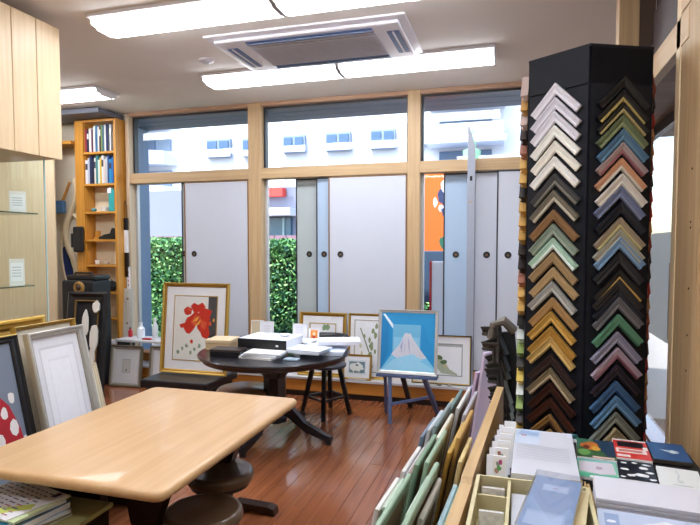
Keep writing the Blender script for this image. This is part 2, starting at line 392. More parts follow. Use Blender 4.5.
# ------------------------------------------------------------------ hanging cabinet and showcase at the left
hc = thing('hanging_cabinet', 'pale wooden wall cabinet with tall flush doors hanging at the top left', 'cabinet', (-2.76, 2.0, 1.95))
bx('body', (-.46, -3.0, 0), (-.0, .865, .80), PALE, hc)
y = .87
for k, wd in enumerate((.18, .17, .17, .2, .2, .25, .3, .3)):
    bx('door', (.001, y - wd + .004, -.004), (.022, y, .803), PALE, hc, .003); y -= wd
sc = thing('glass_showcase', 'clear glass showcase with glass shelves under the pale hanging cabinet', 'showcase', (-2.80, 1.6, 0))
bx('base', (-.46, -1.0, 0), (-.02, 1.22, .87), PALE, sc)
bx('side_pane', (-.006, -.85, .84), (0, .55, 1.945), glass((252, 255, 254), .4), sc)
bx('door_pane', (-.016, .45, .84), (-.010, 1.18, 1.945), glass((252, 255, 254), .4), sc)
bx('end_pane', (-.45, 1.18, .84), (-.02, 1.186, 1.945), glass((252, 255, 254), .4), sc)
EDG = mat((170, 196, 192), .2)
for x_, y_ in ((-.004, 1.19), (-.45, 1.19), (-.004, .50)): bx('pane_edge', (x_ - .004, y_ - .004, .84), (x_ + .004, y_ + .004, 1.945), EDG, sc)
for z, y1 in ((1.16, 1.12), (1.60, 1.16)): bx('glass_shelf', (-.42, -.6, z), (-.03, y1, z + .008), glass((190, 214, 212), 1.4), sc)
bx('back_panel', (-.46, -1.0, .84), (-.44, .2, 1.945), wood((226, 200, 164), (212, 184, 146), 'Z'), sc)
for yy in (.3, .8): bx('upright', (-.42, yy, .84), (-.405, yy + .012, 1.945), LTAL, sc)
def small(name, label, cat, loc, build, group=None, rot=0):
    t = thing(name, label, cat, loc, (0, 0, rot), group); build(t); return t
def bottle(m, capm, r=.02, h=.09):
    def f(t):
        MB().lathe([(r * .9, 0), (r, .006), (r, h * .6), (r * .45, h * .75), (r * .4, h * .9)], m, n=16).build('body', t, smooth=True)
        MB().lathe([(r * .5, h * .88), (r * .5, h), (.001, h)], capm, n=12).build('cap', t)
    return f
small('ink_bottle', 'small black ink bottle with dark cap inside the showcase near its corner', 'bottle', (-2.87, 2.735, .8705), bottle(BLACK, BLACKM, .024, .10))
small('glue_jar', 'squat jar with orange cap standing in the showcase above the gold frame', 'jar', (-2.865, 2.68, .8705), bottle(mat((230, 200, 90), .4), mat((232, 150, 30), .4), .034, .08))
small('glass_bud_vase', 'tiny clear glass vase beside the black bottle in the showcase', 'vase', (-2.85, 2.775, .8705), bottle(mat((190, 200, 214), .15), SILV, .02, .07))
def figurine(m):
    def f(t):
        MB().lathe([(.03, 0), (.034, .02), (.022, .06), (.027, .085), (.012, .11)], m, n=14).build('body', t, smooth=True)
        MB().sphere((0, 0, .125), .022, m).build('head', t, smooth=True)
    return f
small('figurine', 'dark bronze figurine on the upper glass shelf of the showcase', 'figurine', (-2.90, 2.50, 1.608), figurine(mat((70, 60, 56), .4)))
small('figurine', 'pale ceramic figurine on the lower glass shelf of the showcase', 'figurine', (-2.90, 2.46, 1.168), figurine(mat((206, 200, 190), .4)))
def cardstand(w, h, c, lines=True):
    def f(t):
        o = bx('card', (-w / 2, -.003, 0), (w / 2, .003, h), mat(c, .6, var=.02), t)
        art(w * .8, h * .7, (250, 250, 250), [((150, 150, 165), rect(.1, .75 - k * .16, .85, .78 - k * .16)) for k in range(4)], 'printing', t, off=(0, -.0035, h * .15))
        MB().bar((0, .003, h * .7), (0, .05, 0), .012, .003, mat((200, 200, 205), .5)).build('strut', t)
    return f
small('price_card', 'white price card standing on the upper shelf of the showcase', 'card', (-2.90, 2.68, 1.608), cardstand(.09, .13, (244, 240, 234)), rot=R(50))
small('price_card', 'white price card at the bottom of the showcase behind the glass', 'card', (-2.90, 2.66, 1.168), cardstand(.08, .16, (236, 232, 226)), rot=R(50))

# ------------------------------------------------------------------ bookcase
bc = thing('bookcase', 'tall narrow honey-coloured open bookcase in the corner by the window', 'bookcase', (-4.24, 4.93, 0))
XL, XR = -.185, .195
bx('side_board', (-.30, 0, 0), (-.19, .02, 2.72), HONEY, bc)
bx('side_board', (-.205, .02, 0), (-.185, .165, 2.72), HONEY, bc)
bx('side_board', (.195, 0, 0), (.222, .165, 2.72), HONEY, bc)
bx('back_board', (-.3, .155, 0), (.195, .166, 2.72), CREAM, bc)
bx('top_board', (-.30, 0, 2.72), (.222, .166, 2.745), HONEYX, bc)
SHZ = [.30, .62, .90, 1.19, 1.46, 1.755, 2.05, 2.385]
for z in SHZ: bx('shelf', (-.185, 0, z), (.195, .155, z + .022), HONEYX, bc)
bx('ceiling_box', (-5.0, 4.7, 2.755), (-4.03, 5.08, 2.80), mat((96, 98, 110), .5)); bpy.data.objects['ceiling_box'].name = 'storage_box'
tag(bpy.data.objects['storage_box'], 'long flat grey box lying on top of the bookcase near the ceiling', 'box')
def book(x, z, w, h, c, label, group, lean=0, c2=None):
    t = thing('book', label, 'book', (x, 4.945, z), (0, lean, 0), group)
    mb = MB().box((0, 0, 0), (.0015, .12, h), mat(c, .5)).box((w - .0015, 0, 0), (w, .12, h), mat(c, .5)).box((0, 0, 0), (w, .0015, h), mat(c, .5))
    mb.build('cover', t)
    bx('pages', (.0016, .002, .002), (w - .0016, .118, h - .003), PAPER, t)
    if c2: bx('spine_label', (.0008, -.0008, h * .6), (w - .0008, 0, h * .85), mat(c2, .5), t)
up = [((150, 40, 60), 'crimson', .026, .30), ((40, 44, 66), 'dark navy', .022, .28), ((226, 218, 214), 'white and maroon', .030, .31), ((110, 50, 70), 'plum', .018, .29), ((240, 240, 242), 'plain white', .026, .33), ((60, 120, 170), 'mid blue', .024, .34), ((232, 228, 214), 'cream', .02, .32), ((86, 40, 48), 'brown-red', .016, .33), ((130, 160, 90), 'olive green', .018, .34), ((70, 110, 130), 'teal grey', .02, .33), ((246, 244, 240), 'bright white', .018, .34), ((36, 50, 110), 'royal blue', .02, .35), ((60, 60, 66), 'charcoal', .018, .34), ((200, 206, 216), 'silver grey', .02, .34)]
x = -4.42
for i, (c, nm, w, h) in enumerate(up):
    book(x, 2.4085, w, h * .82, c, '%s book on the top bookcase shelf, %s' % (nm, 'standing tallest' if i == 11 else 'number %d from its left end' % (i + 1)), 'books on the top shelf', 0, (236, 236, 230) if i % 3 == 1 else None); x += w + .003
low = [((232, 234, 240), 'white'), ((206, 210, 222), 'pale grey'), ((40, 52, 92), 'navy'), ((28, 34, 60), 'midnight blue'), ((236, 230, 220), 'ivory'), ((60, 132, 132), 'sea green'), ((222, 232, 226), 'mint white'), ((238, 196, 40), 'yellow'), ((226, 226, 232), 'light grey'), ((230, 206, 196), 'pale pink'), ((190, 196, 204), 'grey'), ((44, 70, 130), 'blue and white'), ((34, 140, 196), 'bright cyan'), ((40, 110, 190), 'azure')]
x = -4.42
for i, (c, nm) in enumerate(low):
    w = (.030, .022, .026, .03, .02, .024, .024, .02, .024, .022, .024, .018, .03, .022)[i]
    book(x, 2.0735, w, .25 + .022 * (i % 3), c, '%s book on the second bookcase shelf, number %d from its left end' % (nm, i + 1), 'books on the second shelf', 0, (60, 60, 80) if i % 4 == 0 else None); x += w + .0015
# small things on the lower shelves
def mini_basket(t):
    MB().lathe([(.045, 0), (.055, .05), (.05, .05), (.042, .005)], mat((236, 232, 222), .6, var=.4, scale=90), n=16).build('basket', t)
small('trinket_tray', 'white patterned trinket basket on the third bookcase shelf', 'tray', (-4.22, 5.0, 1.7785), mini_basket)
small('folder', 'turquoise and white upright folder on the right of the third bookcase shelf', 'folder', (-4.10, 5.0, 1.7785), lambda t: (bx('cover', (-.035, -.05, 0), (.035, .06, .235), mat((52, 166, 170), .5), t), bx('tab', (-.045, -.055, .19), (.0, -.05, .245), PAPER, t)))
small('glass_paperweight', 'small teal glass lump at the left of the third bookcase shelf', 'paperweight', (-4.37, 5.0, 1.7785), lambda t: MB().sphere((0, 0, .022), .03, mat((80, 150, 160), .15), sc=(1, 1, .7)).build('glass', t, smooth=True))
def shoe(t):
    MB().prism([(-.12, 0), (.10, 0), (.10, .05), (.09, .11), (.05, .12), (.02, .06), (-.05, .05), (-.12, .02)], -.03, .03, BLACK, 'Y').build('upper', t)
    bx('heel', (.06, -.03, 0), (.10, .03, .02), BLACKM, t)
small('leather_tool_roll', 'black lumpy leather tool roll on the fourth bookcase shelf', 'tool roll', (-4.17, 5.0, 1.4835), shoe)
small('wooden_clamp', 'small brown wooden clamp behind the black roll on the fourth shelf', 'clamp', (-4.34, 5.02, 1.4835), lambda t: (bx('jaw', (-.02, -.02, 0), (.02, .02, .09), HONEY, t), bx('foot', (-.04, -.02, 0), (-.02, .02, .02), HONEY, t)))
small('white_cup', 'white cup on the fifth bookcase shelf', 'cup', (-4.33, 4.99, 1.2135), lambda t: MB().lathe([(.02, 0), (.03, .045), (.027, .045), (.018, .005)], PAPER, n=16).build('body', t))
small('white_cup', 'white saucer-shaped bowl in the middle of the fifth bookcase shelf', 'bowl', (-4.22, 4.99, 1.2135), lambda t: MB().lathe([(.02, 0), (.04, .03), (.037, .03), (.018, .005)], mat((220, 220, 226), .3), n=16).build('body', t)).name = 'small_bowl'
small('varnish_tin', 'cream tin standing at the right of the fifth bookcase shelf', 'tin', (-4.08, 4.99, 1.2135), lambda t: MB().lathe([(.022, 0), (.022, .11), (.016, .115), (.016, .125)], mat((220, 208, 180), .4), n=16).build('body', t))
small('camera_bag', 'black lumpy bag on the sixth bookcase shelf beside the black cases', 'bag', (-4.15, 4.98, .9235), lambda t: (MB().sphere((0, 0, .06), .06, BLACKM, sc=(1.5, .7, 1), noise=.1).build('body', t), MB().tube([(-.05, -.03, .1), (0, -.03, .16), (.05, -.03, .1)], .006, BLACKM).build('strap', t)))
small('cloth_bundle', 'crumpled white cloth on the lowest bookcase shelf', 'cloth', (-4.16, 4.98, .3235), lambda t: MB().sphere((0, 0, .04), .05, PAPER, sc=(1.8, .8, .8), noise=.18).build('cloth', t))
small('varnish_tin', 'dark tin behind the cloth on the lowest bookcase shelf', 'tin', (-4.32, 5.0, .3235), lambda t: MB().lathe([(.03, 0), (.03, .11), (.02, .115), (.02, .125)], BLACK, n=16).build('body', t))
# black hanging lint brush hooked on the bookcase side
hb = thing('black_case', 'black rounded case with a strap hung on the bookcase left board', 'case', (-4.50, 4.90, 1.345))
MB().box((-.045, -.03, 0), (.075, .02, .275), BLACK, .02).build('shell', hb)
MB().box((-.075, -.022, .05), (-.045, .0, .20), BLACKM, .006).build('handle', hb)
# hanging brush and plank on the strip right of the bookcase
hbr = thing('hanging_brush', 'long hanging brush with looped wooden handle, black and white, right of the bookcase', 'brush', (-4.005, 5.045, .98))
MB().tube([(-.015, 0, .70), (-.018, 0, .86), (0, 0, .92), (.018, 0, .86), (.015, 0, .70)], .006, wood((150, 104, 60), (120, 80, 40), 'Z')).build('loop', hbr)
MB().box((-.032, -.018, .60), (.032, .012, .73), BLACK, .008).build('head', hbr)
MB().box((-.028, -.014, .36), (.028, .01, .60), PAPER, .004).build('sleeve', hbr)
MB().box((-.032, -.014, .20), (.032, .01, .36), BLACK, .004).build('grip', hbr)
MB().box((-.022, -.012, .10), (.022, .008, .20), DKBROWN, .004).build('tip', hbr)
sw = thing('scroll_sleeve', 'narrow white paper sleeve with red marks hanging above the bare plank', 'sleeve', (-3.985, 5.05, .95))
MB().box((-.02, -.006, .0), (.022, .006, .24), PAPER, .002).build('sleeve', sw)
for k in range(4): bx('red_mark', (-.004, -.0068, .03 + k * .045), (.006, -.006, .055 + k * .045), mat((190, 50, 60), .5), sw)
pk = thing('bare_plank', 'weathered grey-white plank with two knots leaning right of the bookcase', 'plank', (-3.965, 4.96, .187))
MB().box((-.055, 0, 0), (.055, .02, .77), wood((206, 204, 196), (176, 172, 160), 'Z', .7), .002).build('board', pk, rot=(R(-4), 0, 0))
for z in (.66, .40): MB().lathe([(.012, 0), (.012, .001)], mat((110, 84, 60), .6), n=12).build('knot', pk, (0, .0 + z * .07 - .003, z), (R(86), 0, 0))
# carved wavy frame, blue things on the wall left of the bookcase
wv = thing('wavy_frame', 'cream wavy carved wooden frame moulding hung on the wall left of the bookcase', 'frame', (-4.72, 5.06, 1.2))
pts = []
for k in range(27):
    t = k / 26; pts.append((.075 * math.sin(t * 7.2 + .6) - .03 * t, 0, .95 - t * 1.05))
MB().tube(pts, .03, mat((216, 196, 160), .5), n=10, flat=.5).build('moulding', wv, smooth=True)
wv2 = thing('oval_frame', 'pale round-backed oval frame on the wall behind the wavy moulding', 'frame', (-4.74, 5.08, 1.25))
MB().tube([(.15 * math.cos(a * math.pi / 12), 0, .1 + .42 * math.sin(a * math.pi / 12)) for a in range(24)], .018, mat((226, 206, 172), .5), closed=True).build('rim', wv2, smooth=True)
hm = thing('mallet', 'hanging mallet with wooden handle wrapped in blue cloth left of the bookcase', 'mallet', (-4.74, 5.0, 1.83))
MB().bar((.06, 0, .28), (-.08, 0, .0), .022, .02, wood((200, 140, 60), (170, 110, 40), 'Z')).build('handle', hm)
MB().box((-.13, -.03, -.06), (-.02, .03, .08), mat((70, 110, 150), .6), .015).build('head', hm)
bl = thing('blue_cloth', 'dark blue folded cloth hanging below the wavy frame', 'cloth', (-4.78, 5.086, .95))
MB().prism([(-.10, .44), (-.06, .46), (.0, .26), (.10, .02), (.12, -.06), (-.08, -.05)], -.01, .012, mat((38, 56, 110), .8), 'Y').build('cloth', bl)
sh2 = bx('wall_shelf', (-4.9, 4.9, 2.50), (-4.56, 5.1, 2.535), HONEYX); tag(sh2, 'short brown wooden shelf high on the wall left of the bookcase', 'shelf')
# pale wood screen seen through the showcase
ws = thing('folding_screen', 'pale wooden panelled screen seen through the glass showcase', 'screen', (-5.1, 4.75, 0), (0, 0, R(6)))
for k in range(3):
    bx('screen_leaf', (-.42 + k * .28, -.012, 0), (-.42 + k * .28 + .276, .012, 2.65), wood((240, 222, 190), (230, 208, 172), 'Z'), ws, .003)

# ------------------------------------------------------------------ picture frames
def prof(w, d, lip=.0): return [(0, 0), (0, d * .8), (w * .12, d), (w * .35, d * .92), (w * .5, d * .66), (w * .8, d * .62), (w, d * .4), (w, 0)]
def picture(name, label, w, h, loc, yaw=0, lean=10, rail=.03, dep=.025, m=GOLD, m2=None, matw=.06, matc=(238, 238, 242), bead=None, artc=(240, 240, 244), polys=(), aw=None, group=None, gl=True, cat='picture', edge=False):
    t = thing(name, label, cat, loc, (R(-lean), 0, R(yaw)), group)
    MB().ring(w, h, prof(rail, dep), m, m2, (0, 1) if edge else (4, 5, 6)).build('moulding', t)
    bx('backing', (-w / 2 + rail * .6, -.004, rail * .6), (w / 2 - rail * .6, 0, h - rail * .6), mat((120, 100, 80), .8), t)
    iw, ih = w - 2 * rail, h - 2 * rail
    bx('mat_board', (-iw / 2 - .002, -.0065, rail - .002), (iw / 2 + .002, -.0042, h - rail + .002), mat(matc, .7, var=.02), t)
    aw_, ah_ = iw - 2 * matw, ih - 2 * matw
    if bead: MB().ring(aw_ + .016, ah_ + .016, [(0, .0066), (0, .009), (.008, .009), (.008, .0066)], bead).build('fillet', t, (0, 0, rail + matw - .008))
    art(aw_, ah_, artc, list(polys), 'artwork', t, off=(0, -.0072, rail + matw))
    if gl: bx('glass', (-iw / 2, -.0115, rail), (iw / 2, -.0105, h - rail), SHEEN, t)
    return t
red = (206, 44, 28); redd = (226, 92, 54)
flower = [((232, 232, 226), rect(.02, .02, .98, .98)), ((70, 70, 76), rect(.80, .36, 1, 1)), ((60, 60, 64), rect(.86, .3, 1, .4)),
  (red, [(.22, .79), (.30, .84), (.42, .81), (.40, .72), (.30, .70), (.24, .73)]), (red, [(.38, .85), (.46, .90), (.56, .87), (.66, .91), (.74, .84), (.62, .76), (.46, .75)]),
  (red, [(.60, .80), (.74, .82), (.90, .78), (.84, .70), (.86, .64), (.70, .62), (.58, .70)]), (red, [(.12, .55), (.18, .49), (.22, .51), (.30, .42), (.38, .41), (.46, .47), (.56, .58), (.64, .72), (.50, .77), (.40, .70), (.30, .66), (.26, .58)]),
  (red, [(.54, .60), (.56, .50), (.64, .44), (.68, .37), (.80, .34), (.86, .42), (.82, .52), (.84, .62), (.68, .72)]),
  (redd, [(.40, .60), (.52, .72), (.60, .66), (.50, .52)]), (redd, [(.62, .64), (.78, .60), (.74, .48), (.64, .52)]), (redd, [(.30, .78), (.36, .82), (.40, .77)]),
  (red, blob(.44, .29, .035, 8, .2, 4)), (redd, blob(.86, .58, .035, 8, .3, 9)),
  ((240, 180, 70), [(.44, .60), (.52, .66), (.60, .70), (.54, .62)]), ((240, 180, 70), [(.50, .55), (.58, .60), (.64, .66), (.60, .56)]), ((240, 170, 60), blob(.94, .64, .03, 8, .3, 3))]
flower += [((146, 168, 140), blob(.12 + .10 * k, .12 + .05 * (k * 7 % 3), .035, 7, .4, k)) for k in range(7)]
picture('framed_painting', 'large gold-framed painting of red flowers propped on the black chair', .66, .80, (-2.70, 4.25, .285), 0, 6, .035, .03, GOLD, GOLD2, .085, bead=GOLD, polys=flower)
# black ornate frame with white corner pads
t = thing('ornate_frame', 'tall black ornate empty frame with white corner pads leaning by the bookcase', 'frame', (-3.87, 4.25, .04), (R(-7), 0, R(4)))
MB().ring(.42, .94, [(0, 0), (0, .04), (.02, .055), (.05, .03), (.085, .035), (.10, .01), (.10, 0)], BLACK).build('moulding', t)
MB().ring(.26, .78, [(0, .03), (0, .04), (.008, .042), (.012, .03)], mat((150, 118, 66), .4, .4)).build('gilt_line', t, (0, 0, .08))
bx('backing', (-.15, -.01, .08), (.15, 0, .86), mat((34, 34, 38), .7), t)
for k, (cx, cz, sx, sz) in enumerate(((.11, .80, .035, .055), (.0, .64, .033, .12), (.10, .50, .04, .13), (-.03, .34, .04, .09), (-.11, .44, .03, .07), (.09, .32, .03, .10))):
    MB().prism(blob(cx, cz, 1, 12, .16, k + 3, sx, sz), -.055, -.035, mat((238, 236, 230), .7), 'Y').build('white_pad', t)
bc1 = thing('equipment_case', 'black boxy case stacked behind the ornate frame, under the bookcase shelves', 'case', (-4.16, 4.62, .0))
bx('body', (-.19, -.12, 0), (.19, .14, 1.07), BLACKM, bc1, .02)
bx('lid', (-.15, -.1, 1.07), (.20, .13, 1.12), BLACK, bc1, .015)
MB().tube([(-.12, -.02, 1.10), (-.1, -.02, 1.14), (.1, -.02, 1.14), (.12, -.02, 1.10)], .01, BLACK).build('handle', bc1)
wr_ = thing('wreath_box', 'brown and gold rounded ornament lying in front of the black case', 'ornament', (-4.06, 4.42, .955))
MB().tube([(.045 * math.cos(a * math.pi / 6), 0, .05 + .045 * math.sin(a * math.pi / 6)) for a in range(12)], .018, mat((160, 120, 60), .5), closed=True).build('ring', wr_, smooth=True)
MB().sphere((0, 0, .05), .03, mat((70, 44, 30), .5)).build('knob', wr_, smooth=True)
# low white-topped shelf with the two pewter frames leaning on it
ls = thing('low_shelf_unit', 'low white-topped shelf under the left window carrying small tools', 'shelf', (-3.55, 4.83, 0))
bx('top_board', (-.42, -.03, .42), (.42, .24, .445), mat((214, 212, 214), .5), ls, .003)
for xx in (-.40, .38): bx('side_board', (xx, -.02, 0), (xx + .02, .235, .42), DKBROWN, ls)
lsk = [((200, 196, 190), rect(.3, .25, .7, .75)), ((222, 220, 216), rect(.33, .28, .67, .72)), ((150, 150, 150), blob(.5, .35, .05, 8, .3, 3))]
picture('framed_drawing', 'small pewter-framed pale drawing on the floor, left of the pair under the left window', .36, .41, (-3.74, 4.66, .0), 3, 8, .038, .03, PEWTER, SILV, .03, polys=lsk)
picture('framed_drawing', 'small pewter-framed pale drawing on the floor, next to the red flower painting', .36, .41, (-3.32, 4.72, .0), 3, 8, .038, .03, PEWTER, SILV, .03, polys=lsk)
small('red_knife', 'red-handled cutter lying on the low white-topped shelf', 'cutter', (-3.62, 4.86, .445), lambda t: (MB().box((-.06, -.012, 0), (.05, .012, .018), mat((190, 30, 44), .4), .005).build('handle', t), bx('blade', (.05, -.006, .004), (.09, .006, .008), SILV, t)))
small('red_bottle', 'tiny red bottle at the left end of the low shelf', 'bottle', (-3.92, 4.98, .445), bottle(mat((190, 30, 44), .4), BLACK, .022, .10))
small('white_bottle', 'white squeeze bottle on the low shelf beside the bare plank', 'bottle', (-3.78, 4.97, .445), bottle(PAPER, mat((220, 220, 220), .5), .04, .16))
small('white_bottle', 'white spouted bottle on the low shelf between squeeze bottle and glass jar', 'bottle', (-3.62, 4.99, .445), bottle(mat((226, 226, 230), .4), PAPER, .03, .21))
small('green_glass_jar', 'arched green glass jar on the low shelf beside the gold-framed painting', 'jar', (-3.42, 4.98, .445), lambda t: (MB().lathe([(.075, 0), (.08, .02), (.08, .16), (.05, .22), (.02, .24)], mat((150, 190, 150), .12), n=20).build('body', t, smooth=True), MB().tube([(-.08, -.02, .05), (-.07, -.03, .2), (0, -.04, .27), (.07, -.03, .2), (.08, -.02, .05)], .012, PAPER).build('rim', t, smooth=True)))
small('wooden_paddle', 'round-topped light wooden paddle standing behind the red flower painting', 'paddle', (-3.19, 5.0, .445), lambda t: MB().prism([(-.04, 0), (.04, 0), (.045, .38), (.03, .42), (0, .44), (-.03, .42), (-.045, .38)], 0, .012, wood((206, 170, 120), (190, 150, 100), 'Z'), 'Y').build('board', t))

# pictures on the ledge
leaf = lambda pts_, c: [(c, blob(x_, y_, r_, 8, .35, int(x_ * 99 + y_ * 57))) for x_, y_, r_ in pts_]
green1 = leaf([(.2, .3, .1), (.3, .2, .09), (.75, .3, .13), (.85, .25, .1), (.5, .55, .07), (.55, .9, .08), (.68, .92, .09), (.35, .7, .06)], (136, 164, 124)) + leaf([(.8, .5, .04), (.6, .35, .05)], (206, 170, 110))
green2 = [((120, 128, 100), [(.2, .85), (.24, .86), (.62, .4), (.58, .38)])] + leaf([(.75, .8, .06), (.85, .72, .07), (.62, .62, .06), (.7, .5, .09), (.62, .3, .10), (.7, .1, .07), (.85, .4, .05), (.9, .9, .06), (.4, .7, .05)], (138, 152, 112)) + leaf([(.3, .35, .06), (.35, .22, .06), (.25, .5, .05)], (206, 200, 168))
blu = [((214, 222, 226), rect(.05, .05, .95, .95)), ((110, 134, 146), rect(.10, .15, .9, .85)), ((226, 228, 222), blob(.5, .5, .32, 14, .25, 3, 1.1, .9)), ((70, 90, 100), blob(.5, .62, .07, 8, .3, 4)), ((96, 120, 130), rect(.2, .14, .8, .24)), ((226, 228, 222), rect(.30, .16, .36, .3)), ((226, 228, 222), rect(.6, .16, .64, .3))]
picture('framed_botanical', 'gold-framed leaf print on the ledge, partly behind the round table top', .47, .60, (-1.735, 4.90, .185), 0, 6, .035, .025, GOLD, GOLD2, .075, bead=GOLD, polys=green1)
picture('framed_botanical', 'gold-framed print of a drooping green branch, on the ledge left of the blue picture', .36, .60, (-1.305, 4.92, .185), 0, 5, .022, .02, GOLD, GOLD2, .045, bead=mat((170, 160, 140), .5), polys=green2)
picture('framed_print', 'small gold-framed grey-blue print standing in front of the branch print', .275, .232, (-1.375, 4.845, .185), 0, 10, .02, .018, GOLD2, GOLD, .025, polys=blu)
green3 = [((176, 178, 176), rect(.0, .93, 1, 1)), ((176, 182, 160), [(.0, .55), (.1, .62), (.4, .6), (.6, .4), (.7, .2), (.9, .05), (.9, .0), (.5, .05), (.35, .3), (.1, .35), (0, .4)])] + leaf([(.15, .6, .1), (.3, .65, .1), (.45, .56, .09), (.55, .42, .08)], (92, 118, 74)) + leaf([(.6, .3, .06), (.3, .4, .12), (.1, .35, .1)], (198, 184, 140))
picture('framed_landscape', 'thin black-framed print of a leafy rock on the ledge right of the blue picture', .52, .435, (-.615, 4.91, .185), 0, 6, .013, .03, BLACKM, GOLD, .07, bead=mat((150, 150, 150), .5), polys=green3)
bx('wedge', (-1.45, 4.82, .185), (-1.28, 4.838, .2), mat((190, 186, 186), .5)); o = bpy.data.objects['wedge']; o.name = 'stop_block'; tag(o, 'thin pale stop block in front of the small grey-blue print', 'block')
for k, (xx, c) in enumerate(((-.72, (150, 140, 128)), (-.62, (120, 112, 100)), (-.53, (170, 160, 150)))):
    small('pebble', ('leftmost', 'middle', 'rightmost')[k] + ' of three small stones on the ledge under the leafy rock print', 'stone', (xx, 4.84, .185), lambda t: MB().sphere((0, 0, .010), .02, mat(c, .6), sub=2, sc=(1.2, .8, .5)).build('stone', t, smooth=True), 'stones on the ledge')
# small stack on the plinth at right
for k, (c, nm, dx) in enumerate((((200, 206, 190), 'pale green', 0), ((226, 226, 220), 'off-white', .01), ((150, 170, 150), 'sage green', -.01), ((224, 228, 232), 'white', .005), ((196, 204, 176), 'light olive', .0))):
    small('paper_pad', nm + ' pad in the small stack on the plinth, ' + ('at the bottom', 'second from the bottom', 'in the middle', 'second from the top', 'on top')[k], 'pad', (-.12 + dx - .01, 4.35, .181 + k * .016), lambda t: MB().box((-.12, -.14, 0), (.12, .14, .0155), mat(c, .6), .002).build('pages', t), 'paper pads stacked on the plinth')
small('crumpled_tissue', 'crumpled pale tissue lying behind the pad stack by the lavender panel', 'tissue', (-.12, 4.60, .181), lambda t: MB().sphere((0, 0, .035), .045, mat((206, 210, 226), .7), noise=.25).build('tissue', t))

# blue picture on its painted easel
fuji = [((22, 140, 200), rect(0, 0, 1, 1)), ((18, 128, 190), [(0, 1), (.14, .84), (.14, .3), (0, 0)]), ((28, 146, 204), [(.14, .84), (.8, .8), (1, .3), (1, 1), (0, 1)]),
  ((108, 178, 214), [(.22, .80), (.74, .80), (.74, .36), (.22, .30)]), ((132, 194, 224), rect(.24, .36, .72, .58)),
  ((120, 196, 232), [(0, 0), (.22, .30), (.74, .38), (1, .08), (1, 0)]), ((150, 208, 236), [(.02, 0), (.25, .2), (.6, .26), (.98, .06), (.98, 0)]),
  ((206, 206, 218), [(.20, .28), (.36, .46), (.44, .64), (.48, .655), (.52, .64), (.55, .655), (.60, .56), (.74, .38), (.86, .24), (.6, .18), (.4, .16)]),
  ((160, 166, 196), [(.36, .42), (.42, .55), (.40, .3)]), ((170, 172, 200), [(.50, .60), (.52, .4), (.55, .28), (.54, .5)]), ((170, 172, 200), [(.45, .58), (.46, .4), (.44, .25)]), ((176, 178, 206), [(.56, .58), (.62, .42), (.66, .3), (.6, .46)]),
  ((222, 236, 246), [(.02, .97), (.06, .98), (.22, .80), (.22, .72)]), ((150, 208, 236), [(.3, .22), (.5, .12), (.8, .2), (.6, .3)])]
picture('framed_painting', 'silver-framed blue painting of a snowy mountain standing on the grey-blue easel', .485, .515, (-.815, 4.33, .385), 0, 9, .026, .022, mat((196, 192, 190), .35, .4), SILV, .0, matc=(30, 140, 200), polys=fuji, gl=False)
ez = thing('easel_stool', 'grey-blue painted wooden easel stand with crossbar under the mountain painting', 'easel', (0, 0, 0))
EZ = mat((84, 98, 136), .5, var=.1)
bx('rest', (-1.06, 4.30, .360), (-.57, 4.40, .382), EZ, ez, .003)
for a, b, w, m in (((-.93, 4.25, 0), (-.95, 4.33, .36), .032, EZ), ((-.60, 4.62, 0), (-.68, 4.36, .36), .034, EZ), ((-1.03, 4.55, 0), (-1.0, 4.38, .36), .028, EZ), ((-.86, 4.77, 0), (-.86, 4.39, .36), .036, BLACKM)):
    MB().bar(a, b, w, w * .8, m).build('leg', ez)
MB().bar((-.935, 4.28, .15), (-.625, 4.54, .17), .024, .018, EZ).build('crossbar', ez)
MB().bar((-.86, 4.42, .38), (-.86, 4.50, .84), .03, .02, EZ).build('mast', ez)

# ------------------------------------------------------------------ leaning frames along the left
def leanx(name, label, Y0, Y1, xt, zt, zb, deg, **k):
    """picture facing +X, leaning back toward -X; top edge at xt"""
    h = (zt - zb) / math.cos(R(deg)); xb = xt + h * math.sin(R(deg))
    return picture(name, label, Y1 - Y0, h, (xb, (Y0 + Y1) / 2, zb), 90, deg, **dict(dict(gl=False), **k))
bn = thing('storage_bench', 'dark wooden bench with a pale top edge behind the leaning frames at left', 'bench', (-2.28, 1.9, 0))
bx('top', (-.42, -1.2, .33), (.36, .62, .36), DKBROWN, bn); 
for yy in (-1.15, .0, .58): bx('support', (-.40, yy, 0), (.34, yy + .03, .33), DKBROWN, bn)
bx('back_rail', (-.42, -1.2, .885), (-.34, .62, .93), PALE, bn); 
for yy in (-1.2, .57): bx('rail_post', (-.42, yy, .36), (-.37, yy + .04, .885), DKBROWN, bn)
dm = [((222, 222, 230), rect(.0, .0, 1, 1)), ((206, 206, 214), rect(.1, .08, .9, .93)), ((232, 232, 240), rect(.13, .10, .87, .91)), ((224, 224, 232), rect(.25, .18, .75, .82)), ((234, 234, 242), rect(.27, .20, .73, .80))]
leanx('framed_mirror_board', 'silver-framed empty picture with white mat leaning behind the pale table', 2.035, 2.385, -2.2, .99, .36, 12.5, rail=.034, dep=.035, m=SILV, m2=mat((176, 172, 164), .4, .5), matw=.004, matc=(236, 236, 246), artc=(234, 234, 244), polys=dm)
rw = [((176, 30, 44), [(.45, .0), (.30, .3), (.35, .5), (.2, .6), (.35, .72), (.55, .62), (.7, .5), (.8, .3), (.85, .0)])] + [((232, 226, 226), blob(a, b, r_, 8, .2, int(a * 90))) for a, b, r_ in ((.75, .55, .05), (.62, .45, .05), (.5, .55, .05), (.72, .32, .06), (.5, .25, .07), (.68, .15, .06), (.4, .4, .05), (.85, .2, .04))] + [((40, 50, 70), [(0, .0), (.3, .0), (.35, .12), (.2, .3), (0, .4)]), ((176, 30, 44), blob(.6, .33, .05, 7, .3, 8))]
